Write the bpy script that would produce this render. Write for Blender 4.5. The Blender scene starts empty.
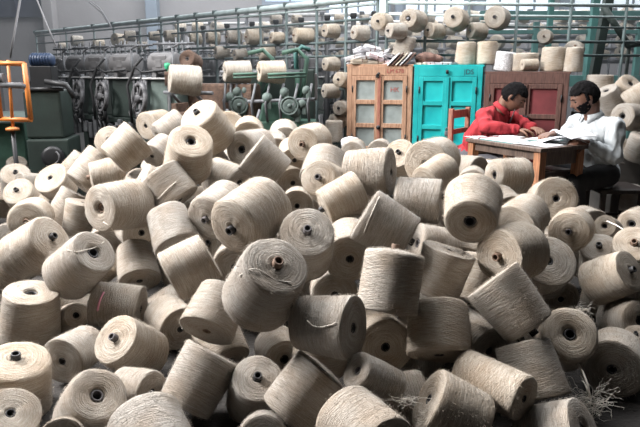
import bpy, bmesh, math, random
from mathutils import Vector, Matrix, Euler, Quaternion
from mathutils import noise as mnoise
from mathutils.bvhtree import BVHTree
random.seed(7)
S = bpy.context.scene
COL = S.collection
R = math.radians
PI = math.pi

# ------------------------------------------------------------------ camera, light, exposure
FPX, PITCH, CAMH = 622.0, R(12.98), 1.3
cd = bpy.data.cameras.new('camera'); cam = bpy.data.objects.new('camera', cd); COL.objects.link(cam)
cam.location = (0, 0, CAMH); cam.rotation_euler = (R(90) - PITCH, 0, 0)
cd.sensor_width = 36; cd.lens = FPX * 36 / 640; cd.clip_end = 100
cd.dof.use_dof = True; cd.dof.focus_distance = 3.0; cd.dof.aperture_fstop = 13.0
S.camera = cam
w = bpy.data.worlds.new('world'); S.world = w; w.use_nodes = True
w.node_tree.nodes['Background'].inputs[0].default_value = (0.75, 0.85, 1.0, 1)
w.node_tree.nodes['Background'].inputs[1].default_value = 0.3

def area(name, loc, aim, sx, sy, power, col):
    l = bpy.data.lights.new(name, 'AREA'); l.shape = 'RECTANGLE'; l.size = sx; l.size_y = sy
    l.energy = power; l.color = col
    o = bpy.data.objects.new(name, l); COL.objects.link(o); o.location = loc
    o.rotation_euler = (Vector(aim) - Vector(loc)).to_track_quat('-Z', 'Y').to_euler()
    return o
k_ = area('skylight_key', (-4.8, 3.7, 4.2), (0.0, 3.1, 0.4), 2.4, 2.0, 450, (1.0, 0.97, 0.95)); k_.data.spread = R(95)
area('skylight_above', (-1.4, 3.9, 5.0), (-0.6, 3.7, 0.5), 2.4, 2.0, 90, (1.0, 0.98, 0.96)).data.spread = R(100)
area('skylight_middle', (0.4, 5.2, 5.0), (0.4, 5.1, 0.6), 4.0, 1.6, 370, (0.97, 0.98, 1.0))
area('skylight_far', (0.5, 10.5, 5.0), (0.3, 10.0, 0), 12.0, 3.0, 1000, (0.93, 0.96, 1.0))
S.view_settings.view_transform = 'Standard'; S.view_settings.look = 'None'
S.view_settings.gamma = 1.0; S.view_settings.use_curve_mapping = False
S.view_settings.exposure = 0.0

# ------------------------------------------------------------------ helpers
def at(px, py, Y):
    "world point at distance Y into the hall that the photograph shows at (px, py)"
    fw = Vector((0, math.cos(PITCH), -math.sin(PITCH))); up = Vector((0, math.sin(PITCH), math.cos(PITCH)))
    r = fw + Vector((1, 0, 0)) * ((px - 320) / FPX) - up * ((py - 213.5) / FPX)
    return Vector((0, 0, CAMH)) + r * (Y / r.y)

def mat(name, col, rough=0.7, metal=0.0, var=0.12, scale=8.0, bump=0.0, bscale=60.0, col2=None, contrast=None):
    m = bpy.data.materials.new(name); m.use_nodes = True
    n = m.node_tree.nodes; L = m.node_tree.links; b = n['Principled BSDF']
    b.inputs['Roughness'].default_value = rough; b.inputs['Metallic'].default_value = metal
    tc = n.new('ShaderNodeTexCoord'); nz = n.new('ShaderNodeTexNoise')
    nz.inputs['Scale'].default_value = scale; nz.inputs['Detail'].default_value = 5
    L.new(tc.outputs['Object'], nz.inputs['Vector'])
    cr = n.new('ShaderNodeValToRGB')
    lo = [c * (1 - var) for c in col]; hi = [min(1, c * (1 + var)) for c in col]
    if col2: lo, hi = list(col), list(col2)
    a, z = contrast or (0.3, 0.7)
    cr.color_ramp.elements[0].position = a; cr.color_ramp.elements[1].position = z
    cr.color_ramp.elements[0].color = (*lo, 1); cr.color_ramp.elements[1].color = (*hi, 1)
    L.new(nz.outputs['Fac'], cr.inputs['Fac']); L.new(cr.outputs['Color'], b.inputs['Base Color'])
    if bump:
        n2 = n.new('ShaderNodeTexNoise'); n2.inputs['Scale'].default_value = bscale; n2.inputs['Detail'].default_value = 3
        L.new(tc.outputs['Object'], n2.inputs['Vector'])
        bp = n.new('ShaderNodeBump'); bp.inputs['Strength'].default_value = bump; bp.inputs['Distance'].default_value = 0.02
        L.new(n2.outputs['Fac'], bp.inputs['Height']); L.new(bp.outputs['Normal'], b.inputs['Normal'])
    return m

def wood(name, dark, light, rough=0.65, scale=6):
    m = bpy.data.materials.new(name); m.use_nodes = True
    n = m.node_tree.nodes; L = m.node_tree.links; b = n['Principled BSDF']
    b.inputs['Roughness'].default_value = rough
    tc = n.new('ShaderNodeTexCoord'); mp = n.new('ShaderNodeMapping'); mp.inputs['Scale'].default_value = (14, 14, 1.6)
    nz = n.new('ShaderNodeTexNoise'); nz.inputs['Scale'].default_value = scale; nz.inputs['Detail'].default_value = 6
    nz.inputs['Distortion'].default_value = 0.6
    cr = n.new('ShaderNodeValToRGB'); cr.color_ramp.elements[0].position = 0.33; cr.color_ramp.elements[1].position = 0.68
    cr.color_ramp.elements[0].color = (*dark, 1); cr.color_ramp.elements[1].color = (*light, 1)
    L.new(tc.outputs['Object'], mp.inputs['Vector']); L.new(mp.outputs['Vector'], nz.inputs['Vector'])
    L.new(nz.outputs['Fac'], cr.inputs['Fac']); L.new(cr.outputs['Color'], b.inputs['Base Color'])
    bp = n.new('ShaderNodeBump'); bp.inputs['Strength'].default_value = 0.2; bp.inputs['Distance'].default_value = 0.01
    L.new(nz.outputs['Fac'], bp.inputs['Height']); L.new(bp.outputs['Normal'], b.inputs['Normal'])
    return m

def yarn_mat(name, tint):
    m = bpy.data.materials.new(name); m.use_nodes = True
    n = m.node_tree.nodes; L = m.node_tree.links; b = n['Principled BSDF']
    b.inputs['Roughness'].default_value = 0.9
    b.inputs['Specular IOR Level'].default_value = 0.15
    b.inputs['Sheen Weight'].default_value = 0.12; b.inputs['Sheen Roughness'].default_value = 0.5
    tc = n.new('ShaderNodeTexCoord'); so = n.new('ShaderNodeSeparateXYZ'); su = n.new('ShaderNodeSeparateXYZ')
    L.new(tc.outputs['Object'], so.inputs[0]); L.new(tc.outputs['UV'], su.inputs[0])
    oi = n.new('ShaderNodeObjectInfo')
    def math_(op, a, c, d=None):
        k = n.new('ShaderNodeMath'); k.operation = op
        for i, v in enumerate((a, c, d)):
            if v is None: continue
            if isinstance(v, (int, float)): k.inputs[i].default_value = v
            else: L.new(v, k.inputs[i])
        return k.outputs[0]
    hs = []
    for sgn, sc in ((0.20, 78.0), (-0.17, 60.0)):
        v = math_('MULTIPLY_ADD', so.outputs['X'], sgn, su.outputs['Y'])
        v = math_('MULTIPLY_ADD', so.outputs['Y'], sgn * 0.7, v)
        v = math_('MULTIPLY', v, sc)
        cb = n.new('ShaderNodeCombineXYZ')
        L.new(math_('MULTIPLY', so.outputs['X'], 3.0), cb.inputs[0])
        L.new(math_('MULTIPLY', so.outputs['Y'], 3.0), cb.inputs[1]); L.new(v, cb.inputs[2])
        nz = n.new('ShaderNodeTexNoise'); nz.noise_dimensions = '4D'
        L.new(cb.outputs[0], nz.inputs['Vector']); L.new(math_('MULTIPLY', oi.outputs['Random'], 40.0), nz.inputs['W'])
        nz.inputs['Scale'].default_value = 1.0; nz.inputs['Detail'].default_value = 2.5
        hs.append(nz.outputs['Fac'])
    h = math_('ADD', math_('MULTIPLY', hs[0], 0.6), math_('MULTIPLY', hs[1], 0.4))
    fz = n.new('ShaderNodeTexNoise'); fz.inputs['Scale'].default_value = 55; fz.inputs['Detail'].default_value = 4
    L.new(tc.outputs['Object'], fz.inputs['Vector'])
    h2 = math_('MULTIPLY_ADD', fz.outputs['Fac'], 0.34, h)
    cr = n.new('ShaderNodeValToRGB')
    e = cr.color_ramp.elements
    e[0].position = 0.48; e[1].position = 0.82
    e[0].color = (tint[0] * 0.60, tint[1] * 0.56, tint[2] * 0.50, 1); e[1].color = (tint[0] * 1.13, tint[1] * 1.13, tint[2] * 1.13, 1)
    L.new(h2, cr.inputs['Fac'])
    # batch-to-batch colour of the jute, and broad soiling
    hv = n.new('ShaderNodeHueSaturation')
    L.new(math_('MULTIPLY_ADD', oi.outputs['Random'], 0.5, 0.75), hv.inputs['Saturation'])
    L.new(math_('MULTIPLY_ADD', oi.outputs['Random'], 0.22, 0.88), hv.inputs['Value'])
    L.new(cr.outputs['Color'], hv.inputs['Color'])
    bz = n.new('ShaderNodeTexNoise'); bz.noise_dimensions = '4D'; bz.inputs['Scale'].default_value = 2.2; bz.inputs['Detail'].default_value = 3
    L.new(tc.outputs['Object'], bz.inputs['Vector']); L.new(math_('MULTIPLY', oi.outputs['Random'], 91.0), bz.inputs['W'])
    c2 = n.new('ShaderNodeValToRGB'); c2.color_ramp.elements[0].position = 0.35; c2.color_ramp.elements[1].position = 0.6
    c2.color_ramp.elements[0].color = (0.86, 0.80, 0.74, 1); c2.color_ramp.elements[1].color = (1, 1, 1, 1)
    L.new(bz.outputs['Fac'], c2.inputs['Fac'])
    mx = n.new('ShaderNodeMix'); mx.data_type = 'RGBA'; mx.blend_type = 'MULTIPLY'; mx.inputs[0].default_value = 1.0
    L.new(hv.outputs['Color'], mx.inputs[6]); L.new(c2.outputs['Color'], mx.inputs[7])
    L.new(mx.outputs[2], b.inputs['Base Color'])
    bp = n.new('ShaderNodeBump'); bp.inputs['Strength'].default_value = 0.75; bp.inputs['Distance'].default_value = 0.018
    L.new(h2, bp.inputs['Height']); L.new(bp.outputs['Normal'], b.inputs['Normal'])
    return m

class MB:
    "collects shapes into one mesh"
    def __init__(self): self.bm = bmesh.new()
    def box(self, c, s, rot=None, bev=0.0, taper=None):
        vs = []
        for z in (-1, 1):
            t = 1.0 if (taper is None or z < 0) else taper
            for x, y in ((-1, -1), (1, -1), (1, 1), (-1, 1)):
                v = Vector((x * s[0] / 2 * t, y * s[1] / 2 * t, z * s[2] / 2))
                if rot: v = rot @ v
                vs.append(self.bm.verts.new(v + Vector(c)))
        f = [(3, 2, 1, 0), (4, 5, 6, 7), (0, 1, 5, 4), (1, 2, 6, 5), (2, 3, 7, 6), (3, 0, 4, 7)]
        fs = [self.bm.faces.new([vs[i] for i in q]) for q in f]
        if bev:
            ed = list({e for q in fs for e in q.edges})
            bmesh.ops.bevel(self.bm, geom=ed, offset=bev, segments=2, profile=0.6, affect='EDGES')
        return self
    def tube(self, pts, r, seg=8, cap=True, smooth=True):
        pts = [Vector(p) for p in pts]; rs = r if isinstance(r, (list, tuple)) else [r] * len(pts)
        rings = []; prev = None
        for i, p in enumerate(pts):
            d = (pts[min(i + 1, len(pts) - 1)] - pts[max(i - 1, 0)])
            d = d.normalized() if d.length > 1e-9 else Vector((0, 0, 1))
            if prev is None:
                a = d.orthogonal().normalized()
            else:
                a = (prev - d * prev.dot(d)); a = a.normalized() if a.length > 1e-6 else d.orthogonal().normalized()
            prev = a; b = d.cross(a)
            rings.append([self.bm.verts.new(p + (a * math.cos(2 * PI * k / seg) + b * math.sin(2 * PI * k / seg)) * rs[i]) for k in range(seg)])
        for i in range(len(rings) - 1):
            for k in range(seg):
                f = self.bm.faces.new((rings[i][k], rings[i][(k + 1) % seg], rings[i + 1][(k + 1) % seg], rings[i + 1][k])); f.smooth = smooth
        if cap:
            self.bm.faces.new(list(reversed(rings[0]))); self.bm.faces.new(rings[-1])
        return self
    def lathe(self, prof, seg=32, M=None, close=False, smooth=True):
        "prof: (r, z) pairs turned about z; M places it"
        M = M or Matrix.Identity(4); rings = []
        for r, z in prof:
            if r < 1e-6: rings.append([self.bm.verts.new(M @ Vector((0, 0, z)))])
            else: rings.append([self.bm.verts.new(M @ Vector((r * math.cos(2 * PI * k / seg), r * math.sin(2 * PI * k / seg), z))) for k in range(seg)])
        n = len(rings)
        for i in range(n if close else n - 1):
            a, b = rings[i], rings[(i + 1) % n]
            for k in range(seg):
                k2 = (k + 1) % seg
                if len(a) == 1 and len(b) == 1: continue
                if len(a) == 1: q = (a[0], b[k2], b[k])
                elif len(b) == 1: q = (a[k], a[k2], b[0])
                else: q = (a[k], a[k2], b[k2], b[k])
                f = self.bm.faces.new(q); f.smooth = smooth
        return self
    def ball(self, c, s, sub=3, M=None):
        T = Matrix.Translation(c) @ (M or Matrix.Identity(4)) @ Matrix.Diagonal((*s, 1))
        r = bmesh.ops.create_icosphere(self.bm, subdivisions=sub, radius=1, matrix=T)
        for v in r['verts']:
            for f in v.link_faces: f.smooth = True
        return self
    def capsule(self, a, b, ra, rb, n=None):
        a, b = Vector(a), Vector(b); L = (b - a).length; n = n or max(2, int(L / (min(ra, rb) * 0.7)) + 1)
        pts = [a + (b - a) * i / n for i in range(n + 1)]; rs = [ra + (rb - ra) * i / n for i in range(n + 1)]
        self.tube(pts, rs, 14); self.ball(a, (ra,) * 3, 2); self.ball(b, (rb,) * 3, 2)
        return self
    def poly(self, pts, thick, M=None):
        "flat outline in local xy given thickness along z"
        M = M or Matrix.Identity(4)
        lo = [self.bm.verts.new(M @ Vector((p[0], p[1], 0))) for p in pts]; hi = [self.bm.verts.new(M @ Vector((p[0], p[1], thick))) for p in pts]
        n = len(pts); self.bm.faces.new(list(reversed(lo))); self.bm.faces.new(hi)
        for i in range(n): self.bm.faces.new((lo[i], lo[(i + 1) % n], hi[(i + 1) % n], hi[i]))
        return self
    def mesh(self, name):
        me = bpy.data.meshes.new(name); bmesh.ops.recalc_face_normals(self.bm, faces=self.bm.faces[:])
        self.bm.to_mesh(me); self.bm.free(); return me
    def build(self, name, m, parent=None, loc=None, rot=None):
        me = self.mesh(name)
        if m: me.materials.append(m)
        o = bpy.data.objects.new(name, me); COL.objects.link(o)
        if parent: o.parent = parent
        if loc is not None: o.location = loc
        if rot is not None: o.rotation_euler = rot
        return o

def tag(o, label, cat, group=None, kind=None):
    o['label'] = label; o['category'] = cat
    if group: o['group'] = group
    if kind: o['kind'] = kind
    return o
def thing(name, label, cat, loc=(0, 0, 0), rz=0.0, group=None):
    o = bpy.data.objects.new(name, None); COL.objects.link(o); o.empty_display_size = 0.1
    o.location = loc; o.rotation_euler = (0, 0, rz)
    return tag(o, label, cat, group)
def struct(name, mb, m, label=None):
    o = mb.build(name, m); o['kind'] = 'structure'
    if label: o['label'] = label
    return o
def copy_tree(o, parent=None):
    c = o.copy(); COL.objects.link(c); c.parent = parent
    for ch in list(o.children): copy_tree(ch, c)
    return c
def text(name, s, size, m, parent, M, ext=0.001):
    cu = bpy.data.curves.new(name, 'FONT'); cu.body = s; cu.size = size; cu.extrude = ext; cu.align_x = 'CENTER'; cu.align_y = 'CENTER'
    cu.materials.append(m); tmp = bpy.data.objects.new(name, cu); COL.objects.link(tmp)
    me = bpy.data.meshes.new_from_object(tmp.evaluated_get(bpy.context.evaluated_depsgraph_get()))
    bpy.data.objects.remove(tmp); me.name = name; me.materials.clear(); me.materials.append(m)
    o = bpy.data.objects.new(name, me); COL.objects.link(o); o.parent = parent; o.matrix_local = M
    return o

# ------------------------------------------------------------------ materials
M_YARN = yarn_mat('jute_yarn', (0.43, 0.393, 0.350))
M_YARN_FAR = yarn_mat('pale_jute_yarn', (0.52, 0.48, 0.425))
M_TUBE_BROWN = mat('brown_paper_tube', (0.16, 0.105, 0.075), 0.8, var=0.25, scale=9)
M_TUBE_GREY = mat('grey_paper_tube', (0.10, 0.092, 0.095), 0.75, var=0.3, scale=9)
M_TUBE_DARK = mat('black_plastic_tube', (0.025, 0.024, 0.026), 0.6, var=0.3)
M_THREAD = mat('loose_jute_thread', (0.72, 0.67, 0.6), 0.9)
M_PINK = mat('pink_dyed_thread', (0.62, 0.28, 0.36), 0.9)
M_FLOOR = mat('dark_concrete', (0.022, 0.019, 0.017), 0.9, var=0.4, scale=3, bump=0.4)  # colour set dark so the floor bounces little light into the heap
M_WALL = mat('grey_limewash', (0.25, 0.238, 0.24), 0.9, var=0.10, scale=0.9, bump=0.15, bscale=14)
M_WALL_LOW = mat('dark_side_wall', (0.06, 0.058, 0.058), 0.9, var=0.12, scale=1.2)  # darkened to weaken light bounced off the unseen side and front walls
M_NAVY = mat('dark_navy_shutter', (0.035, 0.04, 0.062), 0.6)
M_COLUMN = mat('blue_grey_column', (0.20, 0.24, 0.29), 0.8, var=0.15, scale=2)
M_CEIL = mat('dark_ceiling', (0.05, 0.05, 0.05), 0.9)  # unseen ceiling, its colour lowered to hold back bounce light
M_GREEN = mat('dusty_machine_green', (0.04, 0.095, 0.07), 0.6, var=0.35, scale=7, bump=0.1)
M_GREEN_DARK = mat('dark_machine_green', (0.013, 0.024, 0.02), 0.6, var=0.35, scale=5, bump=0.1)
M_GREEN_GREY = mat('worn_grey_green_panel', (0.085, 0.115, 0.105), 0.65, var=0.3, scale=9)
M_TEAL_STEEL = mat('teal_painted_steel', (0.04, 0.125, 0.115), 0.55, var=0.25, scale=6)
M_RAIL = mat('dusty_grey_blue_rail', (0.42, 0.50, 0.50), 0.6, var=0.2, scale=9)
M_POST = mat('dull_grey_green_post', (0.07, 0.10, 0.10), 0.6, var=0.25, scale=9)
M_STEEL = mat('grey_lint_covered_iron', (0.13, 0.135, 0.145), 0.6, 0.2, var=0.4, scale=14)
M_DARKIRON = mat('black_oily_iron', (0.018, 0.019, 0.021), 0.5, 0.2, var=0.4)
M_GRIMY = mat('grimy_grey_wheel', (0.20, 0.20, 0.21), 0.7, 0.1, scale=16, col2=(0.03, 0.03, 0.034))
M_LINT = mat('white_lint_on_metal', (0.6, 0.6, 0.6), 0.9, var=0.2, scale=20)
M_GREYDRUM = mat('grey_drum_paint', (0.12, 0.118, 0.122), 0.65, var=0.25, scale=8)
M_BROWNBALL = mat('dark_brown_yarn_winding', (0.10, 0.062, 0.045), 0.9, var=0.4, scale=30, bump=0.4)
M_BLUE = mat('blue_motor_paint', (0.016, 0.036, 0.085), 0.5, var=0.25)
M_ORANGE = mat('orange_frame_paint', (0.45, 0.15, 0.03), 0.5, var=0.2)
M_JADE = mat('bright_green_knob', (0.03, 0.32, 0.16), 0.5)
M_WOOD = wood('worn_brown_wood', (0.27, 0.145, 0.088), (0.50, 0.31, 0.205))
M_WOOD_RED = wood('reddish_worn_wood', (0.20, 0.07, 0.05), (0.40, 0.18, 0.12))
M_TABLE = wood('orange_brown_table_wood', (0.16, 0.065, 0.03), (0.36, 0.16, 0.075))
M_TABLETOP = wood('dark_table_top', (0.05, 0.034, 0.028), (0.13, 0.09, 0.07), 0.45)
M_PANELGREY = mat('dusty_grey_panel', (0.25, 0.29, 0.285), 0.85, var=0.2, scale=10)
M_TURQ = mat('turquoise_gloss_paint', (0.0, 0.27, 0.28), 0.45, scale=7, col2=(0.015, 0.39, 0.39), bump=0.08)
M_TURQ_PANEL = mat('bright_turquoise_panel', (0.0, 0.32, 0.35), 0.45, scale=5, col2=(0.015, 0.47, 0.47))
M_BURG = wood('faded_burgundy_wood', (0.06, 0.027, 0.021), (0.125, 0.062, 0.048))
M_BURG_PANEL = mat('burgundy_panel', (0.15, 0.028, 0.032), 0.6, var=0.3, scale=6)
M_REDPAINT = mat('red_brush_paint', (0.34, 0.09, 0.075), 0.7)
M_INK = mat('black_brush_paint', (0.02, 0.05, 0.07), 0.7)
M_PAPER = mat('white_paper', (0.58, 0.58, 0.60), 0.9, var=0.05)
M_PAPER_OLD = mat('yellowed_paper', (0.60, 0.53, 0.44), 0.9, var=0.15)
M_PAPER_PINK = mat('pale_pink_paper', (0.66, 0.54, 0.55), 0.9, var=0.1)
M_TEALCOVER = mat('teal_ledger_cover', (0.02, 0.17, 0.16), 0.6)
M_REDCOVER = mat('red_spine_cover', (0.28, 0.03, 0.04), 0.6)
M_CLOTH_BROWN = mat('brown_cloth_bundle', (0.13, 0.075, 0.06), 0.95, var=0.4, scale=12, bump=0.5)
M_PLASTIC = mat('clear_grey_wrap', (0.55, 0.55, 0.56), 0.3, var=0.5, scale=14, bump=0.6, bscale=25)
M_SKIN = mat('brown_skin', (0.17, 0.085, 0.055), 0.55, var=0.12, scale=12)
M_SKIN_DARK = mat('dark_brown_skin', (0.13, 0.062, 0.04), 0.55, var=0.12, scale=12)
def dull(m):
    m.node_tree.nodes['Principled BSDF'].inputs['Specular IOR Level'].default_value = 0.08; return m
M_HAIR = mat('black_hair', (0.006, 0.0055, 0.006), 0.85, var=0.4, scale=60, bump=0.6, bscale=120)
M_REDSHIRT = mat('red_cotton', (0.30, 0.017, 0.024), 0.9, var=0.15, scale=9, bump=0.2, bscale=20)
M_WHITESHIRT = mat('white_cotton', (0.38, 0.405, 0.42), 0.9, var=0.07, scale=7, bump=0.25, bscale=14)
M_BLACKCLOTH = mat('black_trouser_cloth', (0.012, 0.012, 0.014), 0.9)
M_GREYCLOTH = mat('grey_trouser_cloth', (0.07, 0.07, 0.08), 0.9)
dull(M_HAIR)
M_EYE = mat('dark_eye', (0.02, 0.015, 0.012), 0.2)
M_WIRE = mat('dusty_grey_wire', (0.42, 0.42, 0.44), 0.8)
M_STOOL = wood('dark_stool_wood', (0.015, 0.01, 0.009), (0.035, 0.024, 0.02))
M_CRATE = mat('dull_grey_carton', (0.13, 0.12, 0.11), 0.9, var=0.25, scale=6)

# ------------------------------------------------------------------ the hall
struct('floor', MB().box((0, 5.5, -0.05), (14.4, 18.4, 0.1)), M_FLOOR)
struct('ceiling', MB().box((0, 5.5, 5.3), (14.4, 18.4, 0.1)), M_CEIL)
struct('wall_back', MB().box((0, 14.1, 2.6), (14.4, 0.2, 5.3)), M_WALL)
struct('wall_left', MB().box((-7.1, 5.5, 2.6), (0.2, 17, 5.3)), M_WALL_LOW)
struct('wall_right', MB().box((7.1, 5.5, 2.6), (0.2, 17, 5.3)), M_WALL_LOW)
struct('wall_front', MB().box((0, -3.1, 2.6), (14.4, 0.2, 5.3)), M_WALL_LOW)
YB = 14.0
def wall_box(px0, py0, px1, py1, Y, d):
    a, b = at(px0, py1, Y), at(px1, py0, Y)
    return MB().box(((a.x + b.x) / 2, Y + d / 2, (a.z + b.z) / 2), (b.x - a.x, d, b.z - a.z))
def pane_mat(name, col, s):
    m = bpy.data.materials.new(name); m.use_nodes = True; b = m.node_tree.nodes['Principled BSDF']
    b.inputs['Base Color'].default_value = (*col, 1); b.inputs['Roughness'].default_value = 0.3
    b.inputs['Emission Color'].default_value = (*col, 1); b.inputs['Emission Strength'].default_value = s
    return m
M_DAY = pane_mat('frosted_daylight_glass', (0.78, 0.88, 0.98), 0.75)
M_DAY_DIM = pane_mat('dusty_daylight_glass', (0.45, 0.56, 0.72), 0.30)
# shuttered opening, pilasters and glazing of the far wall
def window(i, px0, py0, px1, py1, m, bars, fm):
    a, b = at(px0, py1, YB - 0.06), at(px1, py0, YB - 0.06)
    w_, h_ = b.x - a.x, b.z - a.z; c = ((a.x + b.x) / 2, YB - 0.04, (a.z + b.z) / 2)
    fr = MB(); t = 0.07
    for s in (-1, 1):
        fr.box((c[0] + s * (w_ - t) / 2, c[1], c[2]), (t, 0.10, h_)); fr.box((c[0], c[1], c[2] + s * (h_ - t) / 2), (w_ - 2 * t, 0.10, t))
    for k in range(1, bars): fr.box((c[0] - w_ / 2 + w_ * k / bars, c[1], c[2]), (0.04, 0.08, h_ - 2 * t))
    root = struct('window_%d' % i, fr, fm)
    g = MB().box((c[0], c[1] + 0.015, c[2]), (w_ - 2 * t, 0.02, h_ - 2 * t)).build('pane', m, root); g['kind'] = 'structure'
window(1, -60, -60, 48, 17, M_NAVY, 3, M_NAVY)
window(2, 262, -50, 318, 5, M_DAY_DIM, 2, M_COLUMN)
window(3, 326, -50, 392, 24, M_DAY, 4, M_COLUMN)
window(4, 402, -50, 470, 24, M_DAY, 4, M_COLUMN)
window(5, 482, -50, 556, 14, M_DAY, 4, M_COLUMN)
window(6, 570, -50, 660, 14, M_DAY, 4, M_COLUMN)
for i, (a, b, m) in enumerate(((49, 59, M_WALL), (150, 161, M_COLUMN), (394, 401, M_COLUMN), (471, 480, M_COLUMN), (557, 566, M_COLUMN))):
    p = at((a + b) / 2, 60, YB - 0.15); wd = (b - a) / FPX * YB
    struct('trim_%d' % (i + 1), MB().box((p.x, YB - 0.15, 2.62), (wd, 0.28, 5.24), bev=0.02), m)

# ------------------------------------------------------------------ creel rows
def vec_row(P0, P1, px):
    "point of the floor line P0-P1 seen in the direction of column px"
    k = (px - 320) / FPX / math.cos(PITCH) * 0.976
    d = Vector((P1[0] - P0[0], P1[1] - P0[1])); t = (k * P0[1] - P0[0]) / (d.x - k * d.y)
    return Vector((P0[0] + d.x * t, P0[1] + d.y * t))
def z_at(py, Y): return at(320, py, Y).z
def creel(name, label, P0, P1, pxs, rails, ztop, mpost=None, mrail=None, r_post=0.016, group=None, top_r=0.032, z0=0.0):
    a = vec_row(P0, P1, pxs[0])
    root = thing(name, label, 'creel', (a.x, a.y, 0), 0, group)
    o = Vector((a.x, a.y, 0))
    p_end = [Vector((*vec_row(P0, P1, q), 0)) - o for q in (pxs[0], pxs[-1])]
    for i, (z, r) in enumerate(rails):
        mb = MB(); mb.tube([p_end[0] + Vector((0, 0, z)), p_end[1] + Vector((0, 0, z))], r, 8)
        mb.build('top_rail' if i == 0 else 'rail', (mrail or M_RAIL) if i < 2 else (mpost or M_POST), root)
    for q in pxs:
        p = Vector((*vec_row(P0, P1, q), 0)) - o
        mb = MB(); mb.tube([p + Vector((0, 0, z0)), p + Vector((0, 0, ztop + 0.02))], r_post, 8)
        mb.box(p + Vector((0, 0, ztop + 0.02)), (0.07, 0.07, 0.05), bev=0.012)
        mb.box(p + Vector((0, 0, z0 + 0.012)), (0.1, 0.1, 0.024))
        mb.build('post', mpost or M_POST, root)
    return root
A0, A1 = (-0.19, 7.0), (-0.897, 7.707)
B0, B1 = (0.62, 6.2), (3.4, 6.55)
zr = [z_at(5, 7.0), z_at(11, 7.0), z_at(24, 7.0), z_at(44, 7.0), z_at(57, 7.0), z_at(88, 7.0)]
near_creel = creel('yarn_creel', 'long creel frame carrying yarn cones, running back behind the winding machines', A0, A1,
      [375, 345, 317, 288, 263, 242, 220, 202, 184, 168, 147, 122, 103, 76, 47], [(zr[0], 0.034), (zr[1], 0.014), (zr[2], 0.012), (zr[3], 0.016), (zr[4], 0.014), (zr[5], 0.014)], zr[0])
zb = [z_at(3, 6.25), z_at(15, 6.25), z_at(26, 6.25), z_at(41, 6.25), z_at(55, 6.25)]
side_creel = creel('yarn_creel', 'creel frame with thin steel posts rising behind the three cabinets', B0, B1, [384, 421, 462, 508, 559, 612, 650],
      [(zb[0], 0.018), (zb[1], 0.012), (zb[2], 0.010), (zb[3], 0.015), (zb[4], 0.013)], z_at(-14, 6.25))
back_half = creel('yarn_creel', 'back half of the near creel with thick dark posts standing close behind its cones', (-0.02, 7.45), (-0.727, 8.157), [372, 352, 327, 302, 278, 255, 231, 208, 188, 166, 145],
      [(zr[2] + 0.05, 0.012), (zr[3] - 0.05, 0.012), (zr[4] - 0.12, 0.014), (zr[5], 0.02)], zr[0] - 0.12, mpost=M_DARKIRON, mrail=M_STEEL, r_post=0.030)
# dust in the air of the hall
vm = bpy.data.materials.new('dusty_air'); vm.use_nodes = True; nt = vm.node_tree; nt.nodes.remove(nt.nodes['Principled BSDF'])
vs = nt.nodes.new('ShaderNodeVolumeScatter'); vs.inputs['Color'].default_value = (0.86, 0.93, 1.0, 1); vs.inputs['Density'].default_value = 0.017
nt.links.new(vs.outputs[0], nt.nodes['Material Output'].inputs['Volume'])
hz = MB().box((0, 10.0, 2.6), (13.9, 7.4, 5.1)).build('dust_haze', vm)
tag(hz, 'pale dusty haze in the air above the creels at the back of the hall', 'haze', None, 'stuff')
# the far rows: three more creels with their small bobbins
FAR = [((-2.2, 9.6), (4.6, 8.6), [250, 285, 322, 360, 400, 440, 480, 520, 560, 600, 640], (14, 26, 38, 50, 62), 'second creel frame, standing behind the near one below the bright windows'),
       ((-3.5, 11.6), (5.6, 10.2), [180, 215, 250, 290, 330, 370, 410, 450, 490, 530, 570, 610, 650], (22, 32, 42, 52, 60), 'third creel frame, farthest back in front of the bright windows')]
rf = random.Random(21)
far_n = 0
for (q0, q1, pxs, pys, lab) in FAR:
    Ym = (q0[1] + q1[1]) / 2
    fc = creel('yarn_creel', lab, q0, q1, pxs, [(z_at(p, Ym), 0.026) for p in pys], z_at(pys[0], Ym), r_post=0.02, mrail=M_LINT, mpost=M_STEEL)
    for pi, py in enumerate(pys[1:]):
        for px in range(pxs[0] + 6, pxs[-1], 21 if Ym < 10 else 17):
            if rf.random() < 0.30: continue
            p = vec_row(q0, q1, px + rf.uniform(-4, 4)); z = z_at(py, Ym) + 0.10
            yarn_far = rf.uniform(0.055, 0.095)
            FARLIST = globals().setdefault('FARLIST', []); FARLIST.append(((p.x, p.y - 0.06, z), (rf.uniform(-1, -0.5), rf.uniform(-0.9, -0.1), rf.uniform(-0.1, 0.2)), yarn_far))

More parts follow.
